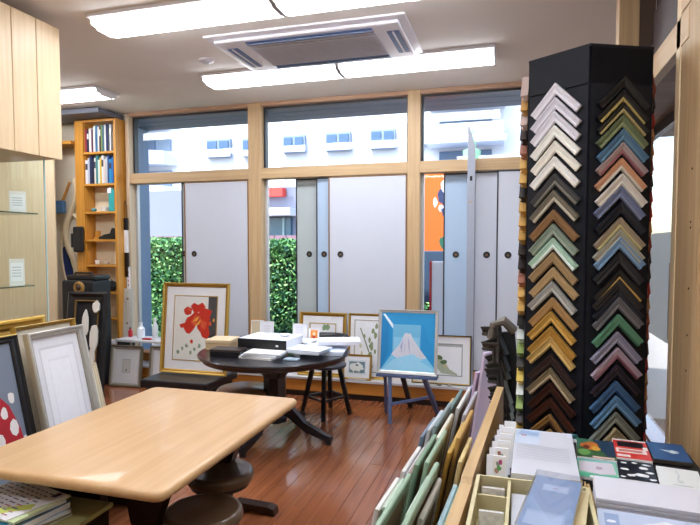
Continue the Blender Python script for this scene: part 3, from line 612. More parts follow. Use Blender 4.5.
rw = [(c_, [(x_ * .9 + .22, z_ * .95 + .06) for x_, z_ in p_]) for c_, p_ in rw]
leanx('framed_textile', 'black-framed picture of red and white cloth figure on grey, at the far left edge', 1.52, 1.985, -2.2, 1.0, .36, 12, rail=.035, dep=.03, m=BLACK, edge=True, m2=GOLD, matw=.0, matc=(110, 120, 138), artc=(118, 128, 146), polys=rw)
leanx('gilt_frame', 'gold frame whose top shows behind the black-framed picture', 1.55, 2.30, -2.36, 1.045, .36, 8, rail=.05, dep=.03, m=GOLD, m2=GOLD2, matw=.01, matc=(206, 170, 90), artc=(200, 160, 80), gl=False)
leanx('gilt_frame', 'thin gold frame just behind the silver-framed picture', 2.06, 2.44, -2.30, 1.015, .36, 9, rail=.02, dep=.03, m=GOLD, m2=GOLD2, matw=.01, matc=(220, 210, 190), artc=(220, 210, 190), gl=False)
leanx('framed_mount', 'cream narrow frame standing lower behind the right side of the silver one', 2.46, 2.60, -2.30, .74, .36, 14, rail=.02, dep=.02, m=mat((226, 214, 188), .5), matw=.01, matc=(232, 226, 206), artc=(234, 230, 214), gl=False)
leanx('framed_mount', 'white narrow mount between the black frame and the silver frame', 1.99, 2.03, -2.26, .72, .36, 14, rail=.006, dep=.02, m=PAPER, matw=.001, artc=(232, 232, 236), gl=False)
tb = thing('carved_tassel', 'cream hanging carved ornament beside the top right of the silver frame', 'ornament', (-2.34, 2.53, .36))
MB().bar((0, 0, 0), (-.02, .0, .52), .05, .03, mat((206, 194, 166), .6), taper=1.1).build('body', tb)
MB().sphere((-.02, 0, .54), .035, PAPER).build('knob', tb, smooth=True)

# ------------------------------------------------------------------ pale table
tt = thing('work_table', 'pale wooden table with rounded corners on dark carved supports, front left', 'table', (-1.34, 1.85, 0))
def rrect(x0, y0, x1, y1, r, n=6):
    out = []
    for cx, cy, a0 in ((x1 - r, y1 - r, 0), (x0 + r, y1 - r, 90), (x0 + r, y0 + r, 180), (x1 - r, y0 + r, 270)):
        for k in range(n + 1):
            a = R(a0 + 90 * k / n); out.append((cx + r * math.cos(a), cy + r * math.sin(a)))
    return out
tvs = []; NP = None
for k in range(9):      # rounded nose all the way round
    a = math.pi * (k / 8) - math.pi / 2; ins = .017 * (1 - math.cos(a)); zz = .683 + .017 * math.sin(a)
    lp = rrect(-.395 + ins, -.525 + ins, .39 - ins, .53 - ins, .042 - ins); NP = len(lp); tvs += [(x_, y_, zz) for x_, y_ in lp]
tfs = [(k * NP + i_, k * NP + (i_ + 1) % NP, (k + 1) * NP + (i_ + 1) % NP, (k + 1) * NP + i_) for k in range(8) for i_ in range(NP)]
MB().add(tvs, tfs + [tuple(range(NP))[::-1], tuple(range(8 * NP, 9 * NP))], TABLEY).build('tabletop', tt, smooth=True)
bx('apron', (-.30, -.36, .60), (.22, .42, .665), DKBROWN, tt)
curve = [(-.20, 0), (-.26, 0), (-.27, .05), (-.17, .10), (-.10, .20), (-.08, .30), (-.12, .42), (-.16, .52), (-.20, .60), (.20, .60), (.16, .52), (.08, .42), (.06, .30), (.10, .20), (.17, .10), (.27, .05), (.26, 0), (.20, 0), (.16, .05), (0, .08), (-.16, .05)]
bx('side_panel', (-.32, -.24, 0), (-.07, -.20, .60), DKBROWN, tt, .003)
for yy in (-.22, .30): MB().prism([(x_ * .5 + .10, z_) for x_, z_ in curve], yy, yy + .05, DKBROWN, 'Y').build('leg', tt)
MB().bar((.15, -.17, .28), (.15, .30, .28), .03, .08, DKBROWN).build('stretcher', tt)
# swivel stools
def stool(loc, label, yaw=0):
    t = thing('swivel_stool', label, 'stool', loc, (0, 0, yaw), 'round leather stools at the pale table')
    LE = mat((92, 70, 52), .28, var=.2, scale=14, coat=.4)
    MB().lathe([(.12, .40), (.136, .404), (.143, .418), (.142, .436), (.136, .446), (.126, .4495), (.118, .4485), (.10, .447), (.05, .4495), (.001, .451)], LE, n=36).build('seat', t, smooth=True)
    MB().lathe([(.125, .385), (.128, .402), (.118, .404)], BLACK, n=36).build('seat_rim', t)
    MB().lathe([(.05, .36), (.075, .385), (.03, .385)], BLACK).build('swivel', t)
    MB().lathe([(.03, .10), (.038, .16), (.024, .22), (.028, .30), (.05, .36)], DKBROWN).build('column', t, smooth=True)
    for k in range(4):
        a = R(45 + 90 * k); c, s = math.cos(a), math.sin(a)
        l = MB().prism([(.02, .20), (.06, .13), (.13, .075), (.205, .055), (.225, .05), (.225, .02), (.19, .016), (.10, .035), (.02, .07)], -.016, .016, BLACK, 'Y').build('leg', t, rot=(0, 0, a))
        MB().lathe([(.016, 0), (.018, .008), (.010, .018)], BLACKM, (.21, 0), 12).build('foot', l)
stool((-1.20, 2.085, 0), 'dark brown round leather stool under the far right side of the pale table', R(35))
stool((-1.075, 1.745, 0), 'lighter worn brown round leather stool nearest the bottom edge beside the pale table', R(10))
# foot with castor poking out at right of the stools
ft = thing('pedestal_foot', 'low dark wooden footrest bar on the floor behind the leather stools', 'footrest', (-1.25, 2.62, 0))
MB().prism([(-.16, .05), (.03, .045), (.065, .035), (.07, .0), (.04, .0), (.035, .015), (-.16, .015)], -.03, .03, DKBROWN, 'Y').build('bar', ft)
MB().box((-.15, -.03, 0), (-.11, .03, .02), BLACK).build('pad', ft)

# low cabinet in front with magazines
lc = thing('side_cabinet', 'low dark cabinet with an olive top under the magazines in the lower left corner', 'cabinet', (-1.50, 1.34, 0))
bx('top', (-.35, -.35, .50), (.175, .235, .515), mat((176, 168, 112), .6), lc)
bx('body', (-.34, -.34, 0), (.165, .225, .50), DKBROWN, lc)
bx('door', (-.32, -.35, .03), (.145, -.34, .45), DKBROWN, lc, .003)
mags = [('magazine', 'cream magazine at the bottom of the pile at lower left', (222, 210, 176), 0, .006, 12), ('magazine', 'magazine with dark red cover second from the bottom of the lower left pile', (120, 60, 60), -.01, .006, 20), ('magazine', 'thin white magazine third from the bottom of the lower left pile', (216, 216, 220), .0, .006, 8),
        ('magazine', 'thick light blue magazine in the lower left pile', (120, 156, 196), -.01, .02, 14), ('magazine', 'teal magazine above the light blue one in the pile', (34, 110, 140), -.02, .012, 10), ('magazine', 'green and white brochure under the top leaflet of the pile', (214, 228, 180), -.01, .006, 16)]
z = .5155
for nm, lb, c, dx, th, yw in mags:
    t = thing(nm, lb, 'magazine', (-1.545 + dx, 1.385, z), (0, 0, R(yw - 22)), 'magazines piled at lower left')
    bx('pages', (-.14, -.10, .0008), (.139, .10, th - .0008), PAPER, t); MB().box((-.141, -.102, 0), (.141, .102, .0008), mat(c, .4)).box((-.141, -.102, th - .0008), (.141, .102, th), mat(c, .4)).box((-.1415, -.102, 0), (-.14, .102, th), mat(c, .4)).build('cover', t)
    z += th + .001
t = thing('leaflet', 'white printed leaflet with lines of text on top of the lower left magazine pile', 'leaflet', (-1.56, 1.395, z), (0, 0, R(-14)), 'magazines piled at lower left')
bx('sheet', (-.135, -.10, 0), (.135, .10, .004), PAPER, t)
tx = [((206, 220, 110), [(.55, .05), (.75, .02), (.98, .4), (.9, .55)])]
for r_ in range(9):
    xx = .06
    while xx < .85:
        w_ = random.uniform(.03, .12); tx.append(((120, 120, 150) if random.random() < .93 else (190, 130, 140), rect(xx, .08 + r_ * .095, xx + w_, .11 + r_ * .095))); xx += w_ + .04
tx += [((80, 60, 110), rect(.88, .80, .96, .95)), ((70, 90, 150), rect(.02, .9, .12, .98))]
art(.27, .20, (238, 238, 246), tx, 'printing', t, True, (0, 0, .0042))

# ------------------------------------------------------------------ round black table and its things
RT = (-1.68, 3.72)
TZ = .64
rt = thing('round_table', 'round black-brown pedestal table covered with papers and boxes', 'table', (RT[0], RT[1], 0), (0, 0, R(39)))
TBK = mat((24, 23, 30), .3, coat=.3)
MB().lathe([(.50, TZ - .055), (.515, TZ - .05), (.525, TZ - .025), (.545, TZ - .018), (.55, TZ - .006), (.545, TZ), (.001, TZ)], TBK, n=64).build('tabletop', rt, smooth=True)
MB().lathe([(.09, .12), (.10, .16), (.085, .2), (.085, .45), (.12, .56), (.14, TZ - .055)], TBK, n=8).build('pedestal', rt)
for k in range(4):
    l = MB().prism([(.05, .30), (.12, .26), (.25, .14), (.40, .075), (.455, .06), (.46, .035), (.41, .03), (.26, .07), (.12, .16), (.05, .18)], -.022, .022, TBK, 'Y').build('leg', rt, rot=(0, 0, R(90 * k - 45)))
    MB().lathe([(.022, 0), (.022, .03), (.012, .036)], BLACKM, (.43, 0), 12).build('caster', l)
for k in range(4): MB().prism([(.08, TZ - .055), (.30, TZ - .055), (.24, .57), (.14, .53), (.08, .45)], -.014, .014, TBK, 'Y').build('bracket', rt, rot=(0, 0, R(90 * k)))
z0 = TZ + .001
def boxthing(name, label, cat, loc, yaw, dims, mbody, mlid, group=None, bev=.003, lidh=.3):
    t = thing(name, label, cat, loc, (0, 0, R(yaw)), group); w, d, h = dims
    MB().box((-w / 2, -d / 2, 0), (w / 2, d / 2, h * (1 - lidh) - .001), mbody, bev).build('base', t)
    MB().box((-w / 2 - .002, -d / 2 - .002, h * (1 - lidh)), (w / 2 + .002, d / 2 + .002, h), mlid, bev).build('lid', t)
    return t
boxthing('storage_box', 'tan cardboard box at the left edge of the round table', 'box', (-2.10, 3.71, z0), 8, (.19, .20, .075), mat((196, 168, 130), .6), mat((214, 190, 156), .6))
boxthing('storage_box', 'flat black box with tan lid at the front left of the round table', 'box', (-1.92, 3.47, z0), 5, (.22, .13, .05), BLACK, mat((60, 50, 48), .4))
ph = thing('desk_phone', 'dark blue-black desk gadget with a white button behind the black box', 'phone', (-1.99, 3.89, z0), (0, 0, R(10)))
MB().box((-.08, -.07, 0), (.08, .07, .06), mat((40, 46, 62), .4), .015).build('body', ph); MB().box((-.03, -.085, .02), (.03, -.07, .045), PAPER, .004).build('button', ph)
bd = thing('binder', 'big white-covered binder with black spine in the middle of the round table', 'binder', (-1.69, 3.66, z0 + .045), (0, 0, R(-3)))
MB().box((-.19, -.12, 0), (.19, .17, .004), BLACK).box((-.19, -.12, .062), (.19, .17, .066), mat((228, 232, 246), .4)).box((-.19, -.124, 0), (.19, -.12, .066), BLACK).build('cover', bd)
bx('pages', (-.185, -.119, .005), (.185, .165, .061), PAPER, bd)
art(.02, .012, (236, 236, 240), [], 'spine_label', bd, off=(.12, -.1245, .02))
for k, (c, nm) in enumerate((((226, 224, 214), 'cream notebook lying lowest'), ((206, 214, 226), 'pale blue notebook in the middle'), ((236, 236, 232), 'white notebook on top'))):
    t = boxthing('notebook', nm + ' of the notebooks in front of the binder', 'notebook', (-1.66 + .015 * k, 3.49, z0 + k * .015), -8 + 6 * k, (.26, .22, .014), PAPER, mat(c, .5), 'notebooks on the round table', .001, .15)
for k, (x_, y_, yw, c) in enumerate(((-1.31, 3.74, 10, (214, 224, 242)), (-1.40, 3.62, -8, (228, 234, 248)), (-1.24, 3.86, 20, (238, 240, 250)), (-1.36, 3.98, -5, (226, 230, 244)), (-1.63, 4.06, 4, (236, 238, 248)))):
    t = thing('paper_stack', ('light blue paper stack at the right rim of the round table', 'front paper stack right of the notebooks', 'white paper sheets jutting over the right rim of the round table', 'papers at the back right of the round table', 'papers at the back of the round table behind the binder')[k], 'papers', (x_, y_, z0 + (.0, .028, .056, .0, .0)[k]), (0, 0, R(yw)), 'paper stacks on the round table')
    for j in range(3): MB().box((-.15 + .006 * j, -.10, j * .009), (.15 + .006 * j, .10, j * .009 + .0085), mat(c, .6), .0012).build('sheet_bundle', t)
cup = thing('white_ashtray', 'small white dish on top of the binder', 'dish', (-1.60, 3.72, z0 + .113)); MB().lathe([(.03, 0), (.045, .012), (.042, .013), (.028, .004)], PAPER).build('dish', cup)
small('glass_sheet', 'small frosted clip holder beside the binder at the front rim of the round table', 'clip', (-1.43, 3.44, z0), lambda t: MB().box((-.05, -.03, 0), (.05, .03, .012), mat((170, 190, 210), .2), .003).build('body', t))
# standing cards at the back rim
def pframe(x_, y_, w, h, c, label, yw=0, art_=None, fm=None):
    picture('standing_card', label, w, h, (x_, y_, z0), yw, 8, .008, .01, fm or PAPER, None, .004, matc=(236, 236, 242), artc=c, polys=art_ or (), group='small standing frames at the back of the round table', gl=False, cat='photo frame')
ln = [((170, 172, 184), rect(.2, .8 - k * .12, .8, .82 - k * .12)) for k in range(4)]
pframe(-2.005, 4.10, .12, .17, (206, 190, 160), 'honey-framed photo stand at the back left of the round table', 10, None, HONEY)
pframe(-1.90, 4.05, .115, .165, (240, 240, 248), 'white printed card in a stand, left one on the round table', 5, ln)
pframe(-1.67, 4.19, .125, .135, (234, 234, 244), 'white printed card in a stand, right one on the round table', 0, ln)
pframe(-1.55, 4.20, .085, .10, (240, 150, 70), 'small stand with orange figure print at the back right of the round table', 0, [((250, 220, 190), blob(.5, .6, .2, 8, .2, 2)), ((206, 70, 40), rect(.3, .1, .7, .4))])

# black stool-chair right of the table
bs = thing('black_chair', 'black wooden stool-chair with padded backrest right of the round table', 'chair', (-1.50, 4.36, 0))
BLK = mat((26, 25, 30), .35)
MB().lathe([(.15, .40), (.165, .405), (.168, .425), (.15, .44), (.001, .443)], mat((60, 62, 72), .4), n=32).build('seat', bs, smooth=True)
legs = [((-.196, -.06, 0), (-.11, -.03, .40)), ((.045, -.21, 0), (.02, -.11, .40)), ((.19, .05, 0), (.11, .02, .40)), ((-.03, .20, 0), (-.01, .11, .40))]
for a, b in legs: MB().bar(a, b, .03, .03, BLK, taper=1.15).build('leg', bs)
mid = [tuple(a[i] + (b[i] - a[i]) * .38 for i in range(3)) for a, b in legs]
for k in range(4): MB().bar(mid[k], mid[(k + 1) % 4], .018, .018, BLK).build('rung', bs)
for sx in (-.11, .11): MB().bar((sx, .12, .42), (sx, .16, .60), .02, .02, BLK).build('back_post', bs)
MB().tube([(-.15, .10, .625), (-.12, .16, .63), (0, .19, .63), (.12, .16, .63), (.15, .10, .625)], .032, BLK, n=10).build('backrest', bs, smooth=True)
# black chair carrying the flower picture
bk = thing('black_armchair', 'low black chair with metal brace holding the red flower painting', 'chair', (-2.72, 4.12, 0))
MB().box((-.33, -.14, .20), (.30, .42, .275), BLK, .012).build('seat', bk)
MB().box((-.31, -.10, .08), (.28, .36, .18), BLACKM, .01).build('under_frame', bk)
for sx in (-.28, .25):
    for sy in (-.08, .36): MB().bar((sx, sy, 0), (sx, sy, .2), .035, .035, BLK).build('leg', bk)
MB().bar((-.15, -.15, .22), (-.02, -.17, .05), .012, .012, SILV).build('brace', bk)
MB().tube([(-.28, -.16, .16), (-.12, -.17, .13), (.05, -.17, .13), (.12, -.16, .14)], .009, mat((110, 116, 128), .3, .6)).build('lever', bk, smooth=True)
MB().tube([(.16, -.18, .12), (.24, -.2, .17), (.36, -.16, .19)], .016, BLK).build('arm', bk, smooth=True)
# brown seat in front of the pedestal table
b2 = thing('leather_stool', 'round brown leather stool tucked in front of the pedestal of the round table', 'stool', (-1.918, 3.71, 0))
MB().lathe([(.18, .31), (.205, .32), (.212, .335), (.19, .355), (.001, .365)], mat((120, 84, 62), .3, coat=.3), n=32).build('seat', b2, smooth=True)
MB().lathe([(.022, .02), (.022, .31)], BLK).build('column', b2)
MB().lathe([(.13, 0), (.13, .012), (.03, .03)], BLK).build('base', b2)

# ------------------------------------------------------------------ black sample tower with moulding corners
A = Vector((.268, 2.362, 0)); sL = .268
hd = lambda a: Vector((math.sin(R(a)), math.cos(R(a)), 0))
dL, dR = hd(-55.5), hd(64.5)
cen = A + hd(4.5) * sL
tw = thing('sample_tower', 'tall black six-sided display tower covered with picture frame corner samples', 'display tower', (cen.x, cen.y, 0))
ring6 = [A, A + dR * sL, None, None, None, A + dL * sL]
base_a = math.atan2(A.y - cen.y, A.x - cen.x)
hexp = [(sL * math.cos(base_a + k * math.pi / 3), sL * math.sin(base_a + k * math.pi / 3)) for k in range(6)]
TBL = mat((15, 18, 28), .55, spec=.25)
MB().prism([(x_ * .985, y_ * .985) for x_, y_ in hexp], 0, 2.16, TBL).build('core', tw)
for k in range(6):
    p, q_ = Vector(hexp[k]), Vector(hexp[(k + 1) % 6]); d = (q_ - p); n = Vector((d.y, -d.x)).normalized()
    ang = math.atan2(d.y, d.x)
    MB().box((.004, -.002, .02), (sL - .004, .006, 2.03 if k != 0 else 2.175), TBL).box((.004, -.002, 2.036), (sL - .004, .006, 2.175), TBL).build('face_panel', tw, (p.x, p.y, 0), (0, 0, ang))
MB().prism([(x_ * 1.012, y_ * 1.012) for x_, y_ in hexp], 2.175, 2.185, TBL).build('cap', tw)
MB().prism([(x_ * 1.05, y_ * 1.05) for x_, y_ in hexp], 0, .05, TBL).build('plinth', tw)

def chevron_mesh(hw, wd, th, m, m2):
    """mitred corner: two arms going down at 45 deg from an apex at the origin, in XZ, face toward -Y"""
    mb = MB(); r2 = math.sqrt(.5)
    # profile across arm width: (across from outer edge, forward)
    pr = [(0, 0), (0, th), (wd * .15, th), (wd * .30, th * .75), (wd * .62, th * .55), (wd * .68, th * .8), (wd * .86, th * .8), (wd, th * .5), (wd, 0)]
    for s in (-1, 1):
        L = hw / r2; vs = []
        for u, d in pr:   # at the mitre (x = 0)
            vs.append((0, -d, -u / r2))
        for u, d in pr:   # at the cut end
            e = L
            vs.append((s * (e * r2 - u * r2), -d, -e * r2 - u * r2))
        n = len(pr)
        for i in range(n):
            j = (i + 1) % n; mb.add(vs, [(i, j, n + j, n + i)], m2 if i in (4, 5, 6, 7) else m)
        mb.add(vs, [tuple(range(n, 2 * n))], mat((196, 170, 130), .7) if False else m)
    return mb
CM = {}
LBL_L, LBL_R = [], []
def near(z, lst):
    k = min(range(len(lst)), key=lambda i: abs(lst[i][0] - z)); d = z - lst[k][0]
    return ('level with' if abs(d) < .013 else ('just above' if d > 0 else 'just below')) + ' the ' + lst[k][1] + ' one'
def sample(face_p, face_d, out, u, zc, c, c2, label, group, hw=.110, wd=.031, th=.016, metal=.15, rough=.35, tilt=0, lift=.007):
    m = mat(c, rough, metal, var=.12, scale=22); m2 = mat(c2, rough, metal, var=.12, scale=22)
    key = (c, c2, hw, wd, th)
    loc = face_p + face_d * u + out * lift + Vector((0, 0, zc))
    # local -Y must be 'out', local X along face_d
    ang = math.atan2(face_d.y, face_d.x)
    if key not in CM:
        o = chevron_mesh(hw, wd, th, m, m2).build('corner_sample'); CM[key] = o.data
    else:
        o = bpy.data.objects.new('corner_sample', CM[key]); C.objects.link(o)
    o.location = loc; o.rotation_euler = (0, R(tilt), ang)
    tag(o, label, 'frame sample', group); return o
left_l = [(87, (214, 210, 218), (228, 224, 232), 'pale lilac-white'), (101, (208, 204, 214), (222, 219, 228), 'pearl lilac'), (114, (214, 211, 220), (226, 224, 232), 'cool white lilac'), (128, (236, 234, 228), (240, 238, 232), 'white'), (143, (232, 228, 218), (238, 232, 220), 'ivory white'), (158, (236, 234, 232), (238, 234, 224), 'smooth white'),
  (175, (66, 66, 68), (120, 116, 106), 'dark charcoal'), (191, (120, 114, 100), (200, 194, 176), 'pewter and silver'), (210, (142, 106, 70), (128, 94, 60), 'bronze brown'), (224, (134, 148, 132), (150, 162, 146), 'grey green'), (238, (176, 210, 190), (222, 232, 226), 'mint and white'),
  (252, (176, 150, 112), (160, 134, 98), 'dull tan gold'), (267, (184, 156, 114), (168, 140, 100), 'ridged tan'), (281, (176, 176, 172), (196, 196, 190), 'silver grey'), (297, (178, 140, 92), (160, 122, 76), 'light brown'), (311, (208, 164, 82), (222, 182, 102), 'bright gold'), (326, (196, 152, 74), (182, 136, 60), 'deep gold'), (336, (218, 182, 112), (226, 194, 130), 'pale gold'),
  (354, (56, 40, 38), (48, 34, 34), 'dark espresso'), (368, (150, 134, 108), (206, 190, 160), 'champagne'), (383, (66, 36, 28), (54, 30, 24), 'mahogany'), (398, (78, 44, 32), (60, 34, 26), 'reddish walnut'), (415, (184, 140, 84), (60, 40, 30), 'thin gold'), (430, (200, 160, 92), (190, 150, 84), 'lowest yellow gold')]
right_l = [(83, (24, 25, 29), (20, 21, 25), 'glossy black'), (96, (22, 22, 26), (170, 150, 90), 'black and gold-lipped'), (108, (30, 30, 30), (176, 160, 110), 'thin gold-edged black'), (120, (96, 108, 78), (130, 140, 104), 'olive green'), (133, (78, 116, 148), (92, 130, 160), 'slate blue'), (146, (168, 150, 152), (150, 96, 104), 'mauve rose'), (161, (206, 150, 116), (214, 206, 196), 'orange and cream'), (176, (214, 208, 202), (224, 220, 214), 'cream white'),
  (188, (110, 120, 156), (126, 136, 170), 'lavender blue'), (203, (26, 30, 44), (22, 26, 38), 'blue-black'), (218, (158, 142, 122), (196, 186, 140), 'bronze and straw'), (230, (166, 164, 150), (190, 186, 168), 'grey beige'), (237, (120, 156, 196), (136, 172, 210), 'sky blue'), (252, (34, 36, 42), (60, 60, 66), 'black with worn edge'), (269, (34, 32, 32), (206, 166, 96), 'black with bright gold line'),
  (278, (42, 40, 42), (32, 32, 38), 'soft black'), (288, (30, 34, 46), (38, 42, 54), 'ink blue'), (296, (104, 104, 110), (124, 122, 128), 'pewter grey'), (313, (98, 152, 124), (84, 138, 110), 'jade green'), (330, (146, 144, 168), (160, 158, 182), 'grey lavender'), (346, (186, 166, 186), (142, 92, 110), 'pink and plum'), (363, (48, 40, 54), (42, 36, 48), 'dark aubergine'), (379, (74, 110, 156), (62, 98, 148), 'denim blue'), (394, (104, 152, 200), (122, 170, 214), 'light cornflower blue'), (410, (144, 152, 146), (160, 168, 160), 'grey green silver'), (426, (200, 186, 150), (184, 168, 130), 'champagne beige')]
depL, depR = 2.30, 2.22
outL = Vector((-dL.y, dL.x, 0)); outL = -outL if (outL.dot(Vector((cen.x, cen.y, 0)) - A) > 0) else outL
outR = Vector((-dR.y, dR.x, 0)); outR = -outR if (outR.dot(Vector((cen.x, cen.y, 0)) - A) > 0) else outR
PL = A + dL * sL
n_l = len(left_l)
for i, (py, c, c2, nm) in enumerate(left_l):
    jx = random.uniform(-.003, .003); LBL_L.append((1.4 + (247 - py) / 556 * 2.30, nm))
    sample(PL, -dL, outL, sL * .5 + jx, 1.4 + (247 - py) / 556 * 2.30, c, c2, '%s corner moulding on the left face of the tower' % nm if i else 'pale lilac-white corner moulding topmost on the left face of the tower', 'corner samples on the left face', metal=.35 if 'gold' in nm or 'silver' in nm or 'champ' in nm else .05, tilt=random.uniform(-1.2, 1.2), lift=.0065 + .0012 * (i % 2))
for i, (py, c, c2, nm) in enumerate(right_l):
    jx = random.uniform(-.003, .003); LBL_R.append((1.4 + (247 - py) / 556 * 2.245, nm))
    sample(A, dR, outR, sL * .5 + jx, 1.4 + (247 - py) / 556 * 2.245, c, c2, '%s corner moulding on the right face of the tower' % nm, 'corner samples on the right face', metal=.05, tilt=random.uniform(-1.2, 1.2), lift=.0065 + .0012 * (i % 2), wd=.031 if not 'thin' in nm else .025)
# edge-on samples on the two neighbouring faces
d2 = hd(4.5); oL2 = Vector((-d2.y, d2.x, 0)); oR2 = -oL2
q = random.Random(11)
cl_ = [((196, 150, 80), (60, 44, 30), 'gold'), ((30, 26, 26), (24, 22, 22), 'black'), ((206, 164, 92), (150, 104, 50), 'bright gold'), ((160, 104, 84), (120, 70, 60), 'copper'), ((44, 34, 30), (30, 24, 22), 'dark brown'), ((186, 140, 70), (40, 30, 24), 'gold and black')]
for i in range(26):
    c, c2, nm = cl_[(i * 5 + i // 3) % 6]
    zz = 2.16 - i * .062
    if i >= 17: c, c2, nm = [((222, 190, 90), (206, 170, 80), 'yellow'), ((206, 210, 206), (180, 186, 182), 'silver white'), ((140, 160, 90), (120, 140, 80), 'green'), ((60, 56, 56), (50, 46, 46), 'dark grey')][i % 4]
    if i in (0, 2): c, c2, nm = ((206, 180, 170), (170, 120, 110), 'pinkish')
    sample(A + dL * sL + d2 * sL, -d2, oL2, sL * .5, zz, c, c2, '%s corner at the tower left edge, %s' % (nm, near(zz, LBL_L)), 'corner samples on the far left face', th=.030, metal=.3)
for i in range(26):
    c, c2, nm = [((150, 70, 44), (110, 50, 36), 'red-brown'), ((186, 130, 80), (150, 100, 60), 'tan'), ((168, 44, 36), (140, 36, 30), 'red'), ((60, 44, 40), (50, 36, 32), 'dark brown')][(i * 3 + i // 4) % 4]
    sample(A + dR * sL, d2, oR2, sL * .5, 2.13 - i * .062, c, c2, '%s corner at the tower right edge, %s' % (nm, near(2.13 - i * .062, LBL_R)), 'corner samples on the far right face', th=.010, metal=.1)

# leaning stand of dark samples
ds = thing('sample_board', 'narrow leaning board hung with dark grey corner samples left of the tower', 'display board', (.055, 3.02, .0), (0, R(-6), 0))
MB().box((-.07, -.01, 0), (.05, .012, .96), BLACKM, .004).build('board', ds)
MB().tube([(-.07, -.01, .93), (-.05, -.015, 1.0), (.0, -.015, 1.02), (.05, -.01, .96)], .026, mat((110, 100, 90), .6)).build('top_roll', ds, smooth=True)
for k in range(13):
    q_ = random.Random(k); c = [(58, 54, 52), (46, 44, 44), (70, 66, 62), (40, 38, 38), (62, 60, 52)][k % 5]
    o = sample(Vector((.045 - .0 - (1.0 - k * .05) * .105, 3.0, 0)), Vector((.86, -.5, 0)), Vector((-.5, -.86, 0)), .0, .985 - k * .042, c, (84, 80, 74) if k % 3 == 0 else c, '%s dark corner moulding hung on the leaning board' % ('topmost second third fourth fifth sixth middle eighth ninth tenth eleventh twelfth lowest'.split()[k] + ('' if k in (0, 6, 12) else ' from the top,')), 'dark corner samples on the leaning board', hw=.075, wd=.05, th=.035, tilt=q_.uniform(15, 45), lift=.004 + .006 * (k % 3))

# ------------------------------------------------------------------ rack of frames standing on edge
def slab(name, label, x_, y_, zt, L, h, lean, yaw, c, th=.018, group='frames standing on edge in the rack', rebate=None, curve=0, cat='frame'):
    """frame standing on edge in a Y-Z plane; (x_, y_, zt) = near top corner; leans to +X by lean deg"""
    t = thing(name, label, cat, (x_, y_, zt - h), (0, 0, 0), group)
    bx_ = h * math.sin(R(lean)); hz = h
    t.location = (x_ - h * math.tan(R(lean)), y_, zt - h)
    t.rotation_euler = (0, R(lean), R(yaw))
    H = h / math.cos(R(lean)); w = .035; m = mat(c, .4, var=.08)
    # four mitred rails in the YZ plane
    mb = MB(); L0 = [(0, 0), (L, 0), (L, H), (0, H)]; L1 = [(w, w), (L - w, w), (L - w, H - w), (w, H - w)]; e = .004
    Lo = [(e, e), (L - e, e), (L - e, H - e), (e, H - e)]
    lay = [(-th / 2 + e, L0), (-th / 2, Lo), (-th / 2, [(w * .8, w * .8), (L - w * .8, w * .8), (L - w * .8, H - w * .8), (w * .8, H - w * .8)]), (-th / 4, L1), (th / 2, L1), (th / 2, Lo), (th / 2 - e, L0)]
    vs = [(a, p, z_) for a, l_ in lay for p, z_ in l_]; n = len(lay)
    for i in range(n):
        j = (i + 1) % n; mb.add(vs, [(i * 4 + k, i * 4 + (k + 1) % 4, j * 4 + (k + 1) % 4, j * 4 + k) for k in range(4)], m)
    mb.build('moulding', t)
    bx('backing', (th * .1, w * .9, w * .9), (th * .3, L - w * .9, H - w * .9), mat(rebate or (150, 130, 104), .7), t)
    return t
GR1, GR2, GR3 = (154, 180, 158), (128, 156, 134), (184, 200, 184)
WH, CRM, BLG = (220, 218, 214), (206, 200, 184), (132, 152, 158)
